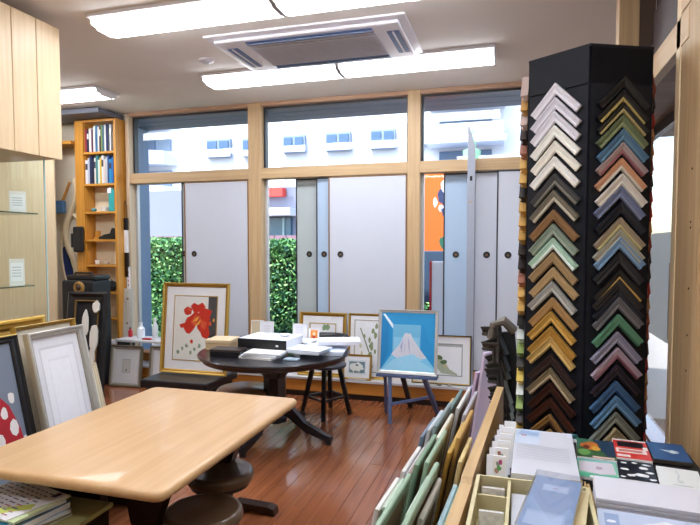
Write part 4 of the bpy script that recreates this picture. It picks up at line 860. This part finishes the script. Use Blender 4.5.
rack = [ # x, y, ztop, L, h, lean, yaw, colour, label
 (-.415, 1.50, .50, .42, .46, 9, -9, (120, 116, 84), 'olive thin frame at the outer left end of the standing frames'),
 (-.385, 1.62, .60, .36, .50, 11, -4, WH, 'white frame second from the outer left of the nearest row'),
 (-.365, 1.64, .60, .34, .50, 11, -4, GR3, 'pale green frame close against the white one in the nearest row'),
 (-.365, 1.40, .62, .62, .50, 10, -14, GR1, 'long sage green frame slanting across the nearest row'),
 (-.275, 1.57, .62, .30, .50, 9, -3, GR3, 'mint frame with light edge in the middle of the nearest row'),
 (-.250, 1.56, .62, .30, .50, 9, -3, WH, 'white thick frame in the middle of the nearest row'),
 (-.270, 1.40, .67, .50, .52, 9, -6, GR1, 'tall sage green frame right of the middle white one'),
 (-.205, 1.44, .60, .50, .46, 9, -4, (170, 196, 204), 'pale blue-grey frame low between two green ones'),
 (-.185, 1.36, .62, .55, .50, 9, -4, GR2, 'green frame nearest to the wooden divider board'),
 (-.390, 2.02, .56, .34, .52, 12, -6, WH, 'white frame at the left of the second row'),
 (-.368, 2.00, .56, .34, .52, 12, -6, (206, 204, 210), 'light grey frame beside the white one of the second row'),
 (-.330, 1.92, .60, .34, .54, 10, -6, (150, 128, 116), 'taupe frame behind the slanting green one'),
 (-.310, 1.90, .64, .34, .56, 10, -4, GR2, 'green ribbed frame in the second row'),
 (-.275, 1.88, .66, .36, .56, 9, -4, GR1, 'mint green frame with rounded top in the second row'),
 (-.385, 2.42, .56, .36, .52, 12, -6, (110, 128, 146), 'slate blue frame at the left of the third row'),
 (-.350, 2.40, .60, .36, .54, 11, -5, (196, 200, 206), 'silver grey frame in the third row'),
 (-.315, 2.34, .64, .40, .56, 10, -5, BLG, 'blue-green frame in the third row with a dark far corner'),
 (-.280, 2.20, .64, .34, .56, 10, -4, (220, 216, 200), 'ivory frame in the third row behind the mint one'),
 (-.225, 2.10, .62, .40, .54, 9, -4, (206, 166, 84), 'golden yellow frame in the middle of the rack'),
 (-.200, 2.16, .66, .40, .56, 9, -4, (196, 158, 92), 'tan gold frame right of the yellow one'),
 (-.180, 2.02, .62, .36, .54, 9, -4, (226, 206, 150), 'cream yellow frame beside the divider board'),
 (-.340, 2.80, .55, .34, .52, 11, -5, (196, 170, 130), 'light wood frame at the far end of the rack'),
 (-.300, 2.76, .60, .40, .54, 10, -5, (112, 142, 140), 'dull teal frame at the far end of the rack'),
 (-.255, 2.70, .62, .40, .54, 10, -5, (226, 224, 220), 'white frame at the far end beside the teal one'),
 (-.215, 2.60, .62, .46, .54, 10, -4, (190, 186, 196), 'lilac grey frame at the far end by the divider'),
]
LN, YW = 11.0, -3.4; tl, ty = math.tan(R(LN)), math.tan(R(3.4)); placed = []
rows_ = []
for x_, y_, zt, L, h, le, ya, c, lb in rack:
    L = min(L, (1.87 if y_ < 1.7 else 2.30 if y_ < 2.06 else 2.56 if y_ < 2.18 else 2.72) - y_) if y_ < 2.45 else L
    xt = min(x_, -.168 + (y_ - 1.36) * ty - .016)
    rows_.append([xt - y_ * ty - (zt - .022) * tl, x_, y_, zt, L, c, lb])
rows_.sort(key=lambda r: -r[0])
for r in rows_:          # parallel planes, each at least a frame's thickness from the ones beside it
    cc = r[0]
    for c0, ya_, yb_ in placed:
        if r[2] < yb_ + .02 and r[2] + r[4] > ya_ - .02: cc = min(cc, c0 - .0185)
    placed.append((cc, r[2], r[2] + r[4]))
    slab('picture_frame', r[6], cc + r[2] * ty + (r[3] - .022) * tl, r[2], r[3], r[4], r[3] - .022, LN, YW, r[5], th=.0165)
rk = thing('frame_rack', 'low dark wooden rack base under the standing frames', 'rack', (-.33, 2.2, 0))
bx('floor_board', (-.27, -.85, 0), (.14, .95, .02), DKBROWN, rk); bx('side_rail', (-.28, -.85, .0), (-.27, .95, .04), DKBROWN, rk)
dv = thing('divider_board', 'long upright light wooden board right of the standing frames', 'board', (-.168, 1.36, 0), (0, 0, R(-3.4)))
MB().prism([(0, 0), (1.50, 0), (1.50, .70), (.34, .70), (.32, .685), (0, .685)], -.0, .034, wood((204, 170, 122), (184, 148, 100), 'Y', .45), 'X').build('board', dv)
# wrapped pinkish frames behind the divider
wf = [((226, 204, 226), 'lilac plastic-wrapped frame leaning beyond the divider board', -.325, 3.44, .66, .10, 10), ((230, 214, 232), 'pinkish white wrapped frame leaning nearest the dark sample board', -.275, 3.42, .78, .14, 8), ((206, 210, 226), 'pale blue wrapped mount leaning at the left of the wrapped frames', -.375, 3.46, .56, .10, 12)]
for c, lb, x_, y_, h, th, le in wf:
    t = thing('wrapped_frame', lb, 'frame', (x_, y_, 0), (0, R(le), R(-26)), 'plastic-wrapped frames')
    bx('body', (0, 0, 0), (.02, .36, h), mat(c, .3), t, .004); bx('wrapping', (-.003, -.004, -.0), (.023, .364, h + .003), glass((252, 250, 253), .5), t)

# ------------------------------------------------------------------ card table at lower right
CT = .66
ct = thing('card_table', 'black display table carrying postcards and print packs at lower right', 'table', (.26, 1.55, 0))
bx('top', (-.335, -.75, CT - .03), (.335, .65, CT), BLACKM, ct, .004)
for sx in (-.30, .26):
    for sy in (-.68, .5): bx('leg', (sx, sy, 0), (sx + .04, sy + .04, CT - .03), BLACKM, ct)
def card(name, label, cat, x_, y_, w, d, th, yaw, base, polys, c_edge=(236, 236, 240), z=CT, tilt=0, group=None, roll=0):
    t = thing(name, label, cat, (x_, y_, z + .0005), (R(tilt), R(roll), R(yaw)), group)
    MB().box((-w / 2, -d / 2, 0), (w / 2, d / 2, th), mat(c_edge, .5), min(.0015, th * .3)).build('body', t)
    art(w * .995, d * .99, base, polys, 'printing', t, True, (0, 0, th + .0003), rough=.3); return t
TL = 14   # the rows of cards rise gently to the back on a sloping rest
def cz(y_): return CT + .002
G = 'postcards and booklets laid out on the card table'
card('postcard', 'dark teal card with white print at the back of the card table', 'card', .150, 2.17, .055, .05, .012, 0, (34, 60, 74), [((220, 220, 220), rect(.1, .5, .5, .7)), ((210, 190, 140), blob(.2, .3, .12, 6, .3, 1))], z=CT + .03, group=G)
card('postcard', 'sea green card at the back between the dark card and the autumn landscape', 'card', .207, 2.165, .05, .06, .012, 0, (70, 132, 136), [((30, 60, 70), [(0, 0), (.6, 0), (1, .5), (1, 1)])], z=CT + .03, group=G)
land = [((60, 96, 60), rect(0, 0, 1, .5)), ((38, 60, 84), [(.45, 1), (1, 1), (1, .2), (.8, .1), (.6, .5)]), ((190, 110, 50), blob(.35, .62, .22, 9, .3, 5)), ((210, 160, 60), blob(.5, .5, .12, 8, .3, 6)), ((110, 50, 40), blob(.25, .55, .12, 8, .3, 7)), ((54, 110, 80), [(0, .9), (.3, 1), (0, 1)]), ((224, 190, 180), rect(.4, .02, .95, .1)), ((110, 160, 90), blob(.2, .25, .18, 9, .2, 8))]
card('postcard', 'postcard of an autumn landscape with red trees and blue hill', 'postcard', .277, 2.055, .122, .19, .012, -5, (60, 110, 90), land, z=CT + .03, group=G)
pinkp = [((206, 200, 214), [(.05, .85), (.9, .9), (.95, .3), (.6, .2), (.05, .3)]), ((90, 180, 150), rect(0, 0, 1, .2)), ((120, 190, 190), rect(0, .9, 1, 1)), ((236, 236, 240), rect(.3, .0, .7, .1)), ((180, 160, 180), blob(.55, .55, .1, 8, .3, 3))]
card('postcard', 'pale pink and mint painted postcard in front of the autumn landscape', 'postcard', .258, 1.872, .118, .155, .010, -5, (128, 196, 172), pinkp, z=CT + .03, group=G)
redc = [((30, 26, 30), rect(.12, .60, .88, .88)), ((236, 220, 218), rect(.05, .28, .92, .50)), ((200, 130, 120), rect(.12, .33, .80, .45)), ((236, 236, 236), rect(.85, .5, .98, .66)), ((236, 220, 218), rect(.05, .06, .42, .18)), ((226, 224, 226), rect(0, .93, 1, 1))]
card('booklet', 'red and black printed booklet with white bands', 'booklet', .394, 2.085, .108, .195, .012, -5, (214, 62, 54), redc, z=CT + .03, group=G)
bw = [((232, 234, 240), blob(a, b, r_, 6, .35, int(a * 91), 1.6, .7)) for a, b, r_ in ((.2, .85, .07), (.5, .9, .06), (.82, .85, .07), (.7, .66, .10), (.2, .5, .09), (.35, .22, .10), (.65, .28, .13), (.85, .45, .07), (.9, .12, .07), (.12, .1, .05))]
card('booklet', 'black booklet scattered with white shapes in front of the red one', 'booklet', .373, 1.892, .105, .165, .010, -6, (24, 28, 38), bw, z=CT + .03, group=G)
blb = [((210, 226, 240), [(.25, .60), (.4, .52), (.6, .40), (.78, .44), (.7, .5), (.82, .52), (.62, .6), (.5, .56)]), ((150, 180, 220), blob(.5, .55, .06, 7, .4, 3)), ((40, 90, 150), rect(0, .96, 1, 1))]
card('picture_book', 'blue-covered book with a white wing-like shape at the back right of the card table', 'book', .509, 2.09, .113, .175, .014, -4, (30, 82, 138), blb, (60, 54, 50), z=CT + .03, group=G)
wdr = [((190, 200, 210), [(.44, .86), (.46, .86), (.52, .6), (.46, .4), (.5, .25), (.48, .25), (.43, .42), (.49, .6)]), ((180, 190, 196), rect(.3, .1, .75, .13)), ((206, 214, 216), blob(.5, .3, .09, 8, .3, 3))]
card('drawing_print', 'white card with a faint standing figure drawing at the right edge', 'card', .488, 1.868, .115, .16, .010, -8, (228, 232, 236), wdr, z=CT + .03, group=G)
# riser below these cards
rs = thing('card_riser', 'low black riser under the rows of postcards', 'riser', (.36, 1.98, CT))
bx('board', (-.235, -.19, 0), (.22, .215, .028), BLACKM, rs)
# big label-topped stack at left
stk = card('print_pack', 'big white print pack with grey text and two small photos on its corner', 'print pack', .10, 1.885, .19, .42, .075, -2, (206, 208, 222), [((176, 180, 196), rect(.05, .30 + k * .035, .9, .308 + k * .035)) for k in range(9)] + [((190, 206, 232), rect(.0, .80, .44, 1)), ((150, 176, 214), [(.05, .86), (.4, .84), (.42, .94), (.1, .97)]), ((190, 70, 90), rect(.1, .83, .2, .85)), ((200, 212, 234), rect(.0, .62, .42, .80)), ((214, 218, 238), [(.9, .9), (1, .86), (1, .98), (.92, .98)])], group='print packs')
for k in range(6):
    px = -.045 - .004 * k; t = thing('photo_pack', '%s from the front of the photo packs standing left of the white print pack' % ('first', 'second', 'third', 'fourth', 'fifth', 'sixth')[k], 'photo pack', (-.018 + .006 * k, 1.72 + .062 * k, CT + .0005), (R(-14), 0, 0), 'photo packs standing in a row')
    bx('sleeve', (-.04, 0, 0), (.0, .012, .10 + .003 * k), PAPER, t, .001); q = random.Random(k + 40)
    art(.036, .05, (236, 234, 232), [((q.randint(60, 200), q.randint(60, 160), q.randint(50, 150)), blob(.3 + .1 * j, q.uniform(.2, .8), .18, 7, .3, j + k)) for j in range(4)], 'photo', t, off=(-.02, -.0005, .045))
    bx('white_card', (-.058, .012, 0), (-.042, .018, .10), PAPER, t)
# open box tray
tr = thing('box_tray', 'open cream card tray with small compartments at the front left of the card table', 'tray', (.045, 1.44, CT + .0005), (0, 0, R(-1)))
TRM = mat((206, 196, 158), .6)
bx('bottom', (-.14, -.15, 0), (.15, .17, .006), TRM, tr)
for a, b in (((-.145, -.15, 0), (-.135, .17, .085)), ((.145, -.15, 0), (.155, .17, .085)), ((-.135, .165, 0), (.145, .172, .085)), ((-.135, -.155, 0), (.145, -.148, .085)), ((-.135, .06, .006), (-.055, .066, .075)), ((-.058, -.148, .006), (-.05, .165, .08))):
    bx('side', a, b, TRM, tr)
def mini_pack(x_, y_, lb, cs, z=CT + .0075, w=.06, d=.07, h=.07):
    t = thing('photo_bundle', lb, 'photo bundle', (x_, y_, z), (R(-8), 0, 0), 'photo bundles in the tray')
    for j, c in enumerate(cs): bx('photo', (-w / 2 + .003 * j, -d / 2 + j * d / len(cs), 0), (w / 2 - .001 * j, -d / 2 + (j + .7) * d / len(cs), h - .004 * j), mat(c, .4, var=.5, scale=60), t)
mini_pack(-.048, 1.56, 'bundle of brown photos in the back compartment of the tray', [(210, 206, 204), (110, 80, 66), (230, 226, 224), (96, 70, 56)])
mini_pack(-.048, 1.42, 'bundle of black and white photos in the front compartment of the tray', [(226, 226, 230), (40, 44, 52), (210, 206, 204), (90, 74, 66), (236, 236, 240)])
t = thing('mount_card', 'grey mount board lying in the wide part of the tray', 'card', (.07, 1.44, CT + .0075), (R(-4), 0, 0)); bx('board', (-.07, -.13, 0), (.085, .13, .06), mat((196, 198, 208), .6), t, .001)
# wrapped blue pack
bp = card('print_pack', 'light blue print pack in glossy plastic wrap leaning on the tray', 'print pack', .095, 1.43, .115, .29, .015, -11, (150, 170, 206), [((176, 192, 222), rect(.22, .70, .78, .84)), ((190, 204, 230), rect(.25, .72, .75, .82)), ((190, 120, 130), rect(.45, .765, .53, .775)), ((170, 188, 220), rect(.08, .05, .85, .30)), ((184, 200, 228), rect(.1, .05, .8, .26))], (214, 206, 186), z=CT + .095, tilt=2, group='print packs')
MB().box((-.061, -.147, -.002), (.061, .17, .020), glass((246, 248, 252), 1.6, .05)).build('plastic_wrap', bp)
bq = thing('mount_stack', 'stack of cream mounts under the blue plastic-wrapped pack', 'mounts', (.108, 1.43, CT + .084), (0, 0, R(-9)))
for k in range(2): bx('mount', (-.06, -.14, k * .005), (.068, .145, k * .005 + .0045), mat((216, 200, 160), .6), bq)
# thick white stack at the right front
ws_ = thing('print_stack', 'thick stack of glossy white prints at the right front of the card table', 'print stack', (.365, 1.60, CT + .0005), (0, 0, R(-5)), 'print stacks')
for k in range(8): MB().box((-.15 + .001 * (k % 3), -.075, k * .0112), (.16 - .001 * (k % 2), .08, k * .0112 + .0105), mat((214, 214, 228), .35, var=.02), .002).build('print', ws_)
ws2 = thing('print_stack', 'bluish plastic-covered prints in front of the thick white stack', 'print stack', (.35, 1.40, CT + .0005), (0, 0, R(-5)), 'print stacks')
for k in range(6): MB().box((-.15, -.12, k * .0125), (.16, .10, k * .0125 + .0115), mat((176, 190, 222) if k == 5 else (214, 214, 226), .25, var=.04), .002).build('print', ws2)
art(.30, .21, (190, 202, 230), [((226, 230, 244), [(.2, .6), (.5, .9), (.9, .7), (.5, .6)]), ((150, 170, 210), rect(.05, .1, .16, .9)), ((232, 236, 248), blob(.1, .7, .04, 8, .2, 3)), ((206, 216, 238), rect(.3, .1, .8, .4))], 'printing', ws2, True, (0, -.01, .0755), rough=.2)
ec = thing('envelope_pack', 'brown envelopes standing between the blue pack and the white stack', 'envelopes', (.200, 1.62, CT + .0005))
for k in range(3): bx('envelope', (-.012 + k * .01, -.10, 0), (-.006 + k * .01, .08, .07 - .006 * k), mat((176, 146, 96), .7), ec)

# ------------------------------------------------------------------ outside
gd = bx('ground_outside', (-40, 5.2, -.25), (40, 60, -.05), mat((150, 150, 150), .9)); struct(gd)
struct(bx('roof', (-5.9, -2.5, 3.05), (2.5, 5.2, 3.2), mat((120, 120, 124), .8)))
ev = bx('eave', (-6, 5.2, 2.86), (3.0, 6.02, 3.2), mat((60, 74, 96), .7)); struct(ev)
for k in range(4): bx('eave_board', (-6, 5.22 + k * .2, 2.845), (3.0, 5.41 + k * .2, 2.86), mat((66, 82, 106), .6), ev)
pl = bx('concrete_pillar', (-4.70, 5.75, -.05), (-4.40, 6.0, 2.845), mat((120, 142, 170), .9, var=.35, scale=60, bump=.4)); tag(pl, 'speckled blue-grey concrete pillar outside the left window', 'pillar')
def hedge(name, label, x0, x1, y0, y1, z1, n, seed):
    q = random.Random(seed); t = thing(name, label, 'hedge', ((x0 + x1) / 2, (y0 + y1) / 2, -.05))
    cx, cy = (x0 + x1) / 2, (y0 + y1) / 2
    cols = [mat((74, 138, 84), .6), mat((100, 164, 92), .6), (mat((46, 104, 84), .6)), mat((136, 188, 116), .6)]
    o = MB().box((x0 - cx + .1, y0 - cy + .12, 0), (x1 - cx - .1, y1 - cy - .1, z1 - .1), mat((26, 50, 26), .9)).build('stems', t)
    vs = []; fs = []; mi = []
    for i in range(n):
        r_ = q.random()
        if r_ < .6: p = Vector((q.uniform(x0, x1), y0 + q.uniform(-.03, .12), q.uniform(.0, z1)))
        else: p = Vector((q.uniform(x0, x1), q.uniform(y0, y1), z1 + q.uniform(-.12, .04)))
        s = q.uniform(.02, .045); a = Vector((q.uniform(-1, 1), q.uniform(-1, 1), q.uniform(-1, 1))).normalized(); b = a.orthogonal().normalized()
        p -= Vector((cx, cy, 0)); k = len(vs)
        vs += [p - a * s, p + b * s * .5, p + a * s, p - b * s * .5]; fs.append((k, k + 1, k + 2, k + 3)); mi.append(q.randint(0, 3))
    me = bpy.data.meshes.new('foliage'); me.from_pydata(vs, [], fs)
    for m in cols: me.materials.append(m)
    me.polygons.foreach_set('material_index', mi)
    o = bpy.data.objects.new('foliage', me); C.objects.link(o); o.parent = t; o['kind'] = 'stuff'
hedge('clipped_hedge', 'clipped green hedge outside the left window', -6.4, -4.4, 7.2, 8.0, 1.55, 9000, 1)
hedge('clipped_hedge', 'clipped green hedge outside the middle window', -4.1, -2.2, 7.2, 8.0, 1.52, 9000, 2)
hedge('clipped_hedge', 'low green hedge outside the right window below the orange banner', -1.6, -.3, 7.6, 8.2, 1.0, 5000, 3)
# orange banner
bn_ = thing('orange_banner', 'orange standing banner with dark and white brush marks outside the right window', 'banner', (-.98, 7.0, -.05))
bx('cloth', (-.135, -.005, 1.40), (.30, .005, 2.42), mat((236, 110, 40), .7), bn_)
art(.43, 1.0, (238, 112, 42), [((40, 62, 110), blob(.60, .66, .20, 12, .35, 5, .9, .55)), ((236, 238, 244), blob(.52, .52, .12, 8, .4, 6, .8, .35)), ((236, 238, 244), blob(.34, .60, .06, 7, .4, 6)), ((40, 62, 110), blob(.62, .48, .13, 9, .4, 9, .9, .5)), ((190, 40, 60), blob(.66, .58, .04, 7, .3, 3)), ((236, 238, 244), blob(.60, .80, .09, 7, .3, 8)), ((36, 110, 90), blob(.6, .1, .14, 8, .3, 8, .9, .6))], 'marks', bn_, off=(.0825, -.006, 1.41))
bx('lower_panel', (-.13, -.005, .75), (.12, .005, 1.395), mat((40, 70, 100), .7), bn_)
MB().tube([(-.145, 0, 0), (-.145, 0, 2.5)], .012, PAPER).build('pole', bn_)
MB().tube([(-.145, 0, 2.44), (.30, 0, 2.44)], .008, PAPER).build('arm', bn_)
wsn = thing('white_signboard', 'white rounded signboard with a red edge standing below the orange banner', 'signboard', (-.86, 6.7, -.05))
bx('board', (-.10, -.02, 0), (.12, .02, 1.28), PAPER, wsn, .015); bx('red_edge', (-.125, -.02, .3), (-.10, .02, 1.28), mat((200, 40, 50), .6), wsn)
# low shop building across the street
YS = 16
sh = thing('low_shop', 'low grey shop building with dark teal front across the street', 'building', (0, YS, -.05))
bx('wall', (-19, 0, 0), (2, 3, 3.3), mat((112, 122, 146), .8), sh)
bx('shopfront', (-9.7, -.15, .5), (-6.6, 0, 2.35), mat((36, 84, 110), .3), sh)
bx('canopy', (-9.9, -.7, 2.40), (-6.4, 0, 2.62), mat((200, 206, 216), .6), sh)
for k in range(6): bx('shopfront_post', (-9.6 + k * .55, -.2, .5), (-9.54 + k * .55, -.15, 2.35), mat((120, 150, 160), .5), sh)
bx('sign_board', (-9.8, -.3, 3.0), (-6.8, 0, 3.25), mat((206, 60, 56), .6), sh); bx('roof_rail', (-9.9, -.3, 3.3), (-6.7, -.2, 3.5), PAPER, sh)
bx('red_shutter', (-14.2, -.15, .0), (-12.9, 0, 1.7), mat((150, 110, 120), .6), sh); bx('awning', (-16, -.6, 2.1), (-13.0, 0, 2.3), PAPER, sh)
fn = thing('board_fence', 'mauve-brown board fence behind the hedge across the street', 'fence', (-8.2, 12.0, -.05))
for k in range(34): bx('fence_board', (-5.0 + k * .3, 0, 0), (-4.72 + k * .3, .04, 1.72), mat((120, 96, 112), .8), fn)
bx('fence_rail', (-5.0, .04, 1.4), (5.2, .09, 1.5), mat((110, 88, 100), .8), fn)
pp = thing('drain_pole', 'white and red street pole seen through the middle window', 'pole', (-3.28, 9.0, -.05)); MB().tube([(0, 0, 0), (0, 0, 3.4)], .05, PAPER).build('pole', pp); MB().tube([(0, 0, 1.2), (0, 0, 1.7)], .055, mat((200, 60, 60), .6)).build('band', pp)
# white apartment building
YB = 24
ab = thing('apartment_building', 'big white apartment building filling the upper windows', 'building', (0, YB, -.05))
AW = mat((192, 202, 216), .8); AD = mat((50, 88, 126), .4); AR = mat((116, 138, 164), .7)
bx('wall', (-15.8, .4, 0), (3.0, 6, 16), AW, ab)
def far(px, py, Y):
    v = Vector(((px - 350) / F, (247 + F * math.tan(PITCH) - py) / F, -1)); v.rotate(camo.rotation_euler); k = Y / v.y
    return v.x * k, EYE + v.z * k
for x0p, x1p, y0p, y1p in ((204, 228, 138, 155), (240, 262, 137, 154), (281, 303, 134, 150), (324, 349, 131, 148), (369, 394, 128, 146), (421, 438, 126, 142), (448, 452, 124, 140)):
    (xa, za), (xb, zb) = far(x0p, y0p, YB), far(x1p, y1p, YB)
    for dz in (0, 2.9, 5.8):
        f = MB().box((xa, .2, zb + dz), (xb, .42, za + dz), AR).build('window', ab)
        w_ = (xb - xa) / 2
        for j in range(2): bx('pane', (xa + j * w_ + .07, .15, zb + .3 + dz), (xa + (j + 1) * w_ - .07, .2, za + dz - .1), AD, f)
        bx('window_rail', (xa - .1, .0, zb + dz), (xb + .1, .06, zb + .28 + dz), AW, f)
for k in range(6):  # right hand balconies
    bx('balcony', (-3.6, -1.2, 2.6 + k * 1.55), (-.5, .4, 3.3 + k * 1.55), AW, ab); bx('balcony_door', (-3.2, .3, 3.3 + k * 1.55), (-1.0, .41, 4.0 + k * 1.55), AD, ab)
lt = thing('balcony_block', 'white block with stacked curved balconies seen in the left upper window', 'building', (0, 27, -.05))
bx('wall', (-32, 1, 0), (-17.5, 6, 18), AW, lt)
for k in range(7):
    zz = 2.2 + k * 1.95
    MB().prism([(-30, 1), (-30, -.8), (-24, -1.4), (-21.0, -1.2), (-19.0, .2), (-18.6, 1)], zz, zz + .75, AW).build('balcony', lt)
    bx('recess', (-29, .9, zz + .75), (-19, 1.02, zz + 1.7), AR, lt)
    for j in range(4): bx('balcony_window', (-28 + j * 2.3, .85, zz + .8), (-26.9 + j * 2.3, .92, zz + 1.6), AD, lt)
# small potted conifer glimpsed on a balcony
cf = thing('small_conifer', 'small pointed green conifer in front of the white building, right upper window', 'tree', (-1.05, 14.0, 2.55 - .0))
MB().lathe([(.34, 0), (.28, .25), (.2, .28), (.22, .5), (.10, .55), (.10, .8), (.01, 1.1)], mat((126, 180, 150), .8), n=10).build('foliage', cf)
cf.location.z = -.05; cf.scale = (1, 1, 1)
bpy.data.objects['foliage.003' if 'foliage.003' in bpy.data.objects else cf.children[0].name].location.z = 3.3 if cf.children[0].name.startswith('foliage') else 0
cf.children[0].location.z = 3.3
MB().tube([(0, 0, 0), (0, 0, 3.35)], .05, mat((90, 70, 50), .8)).build('trunk', cf)
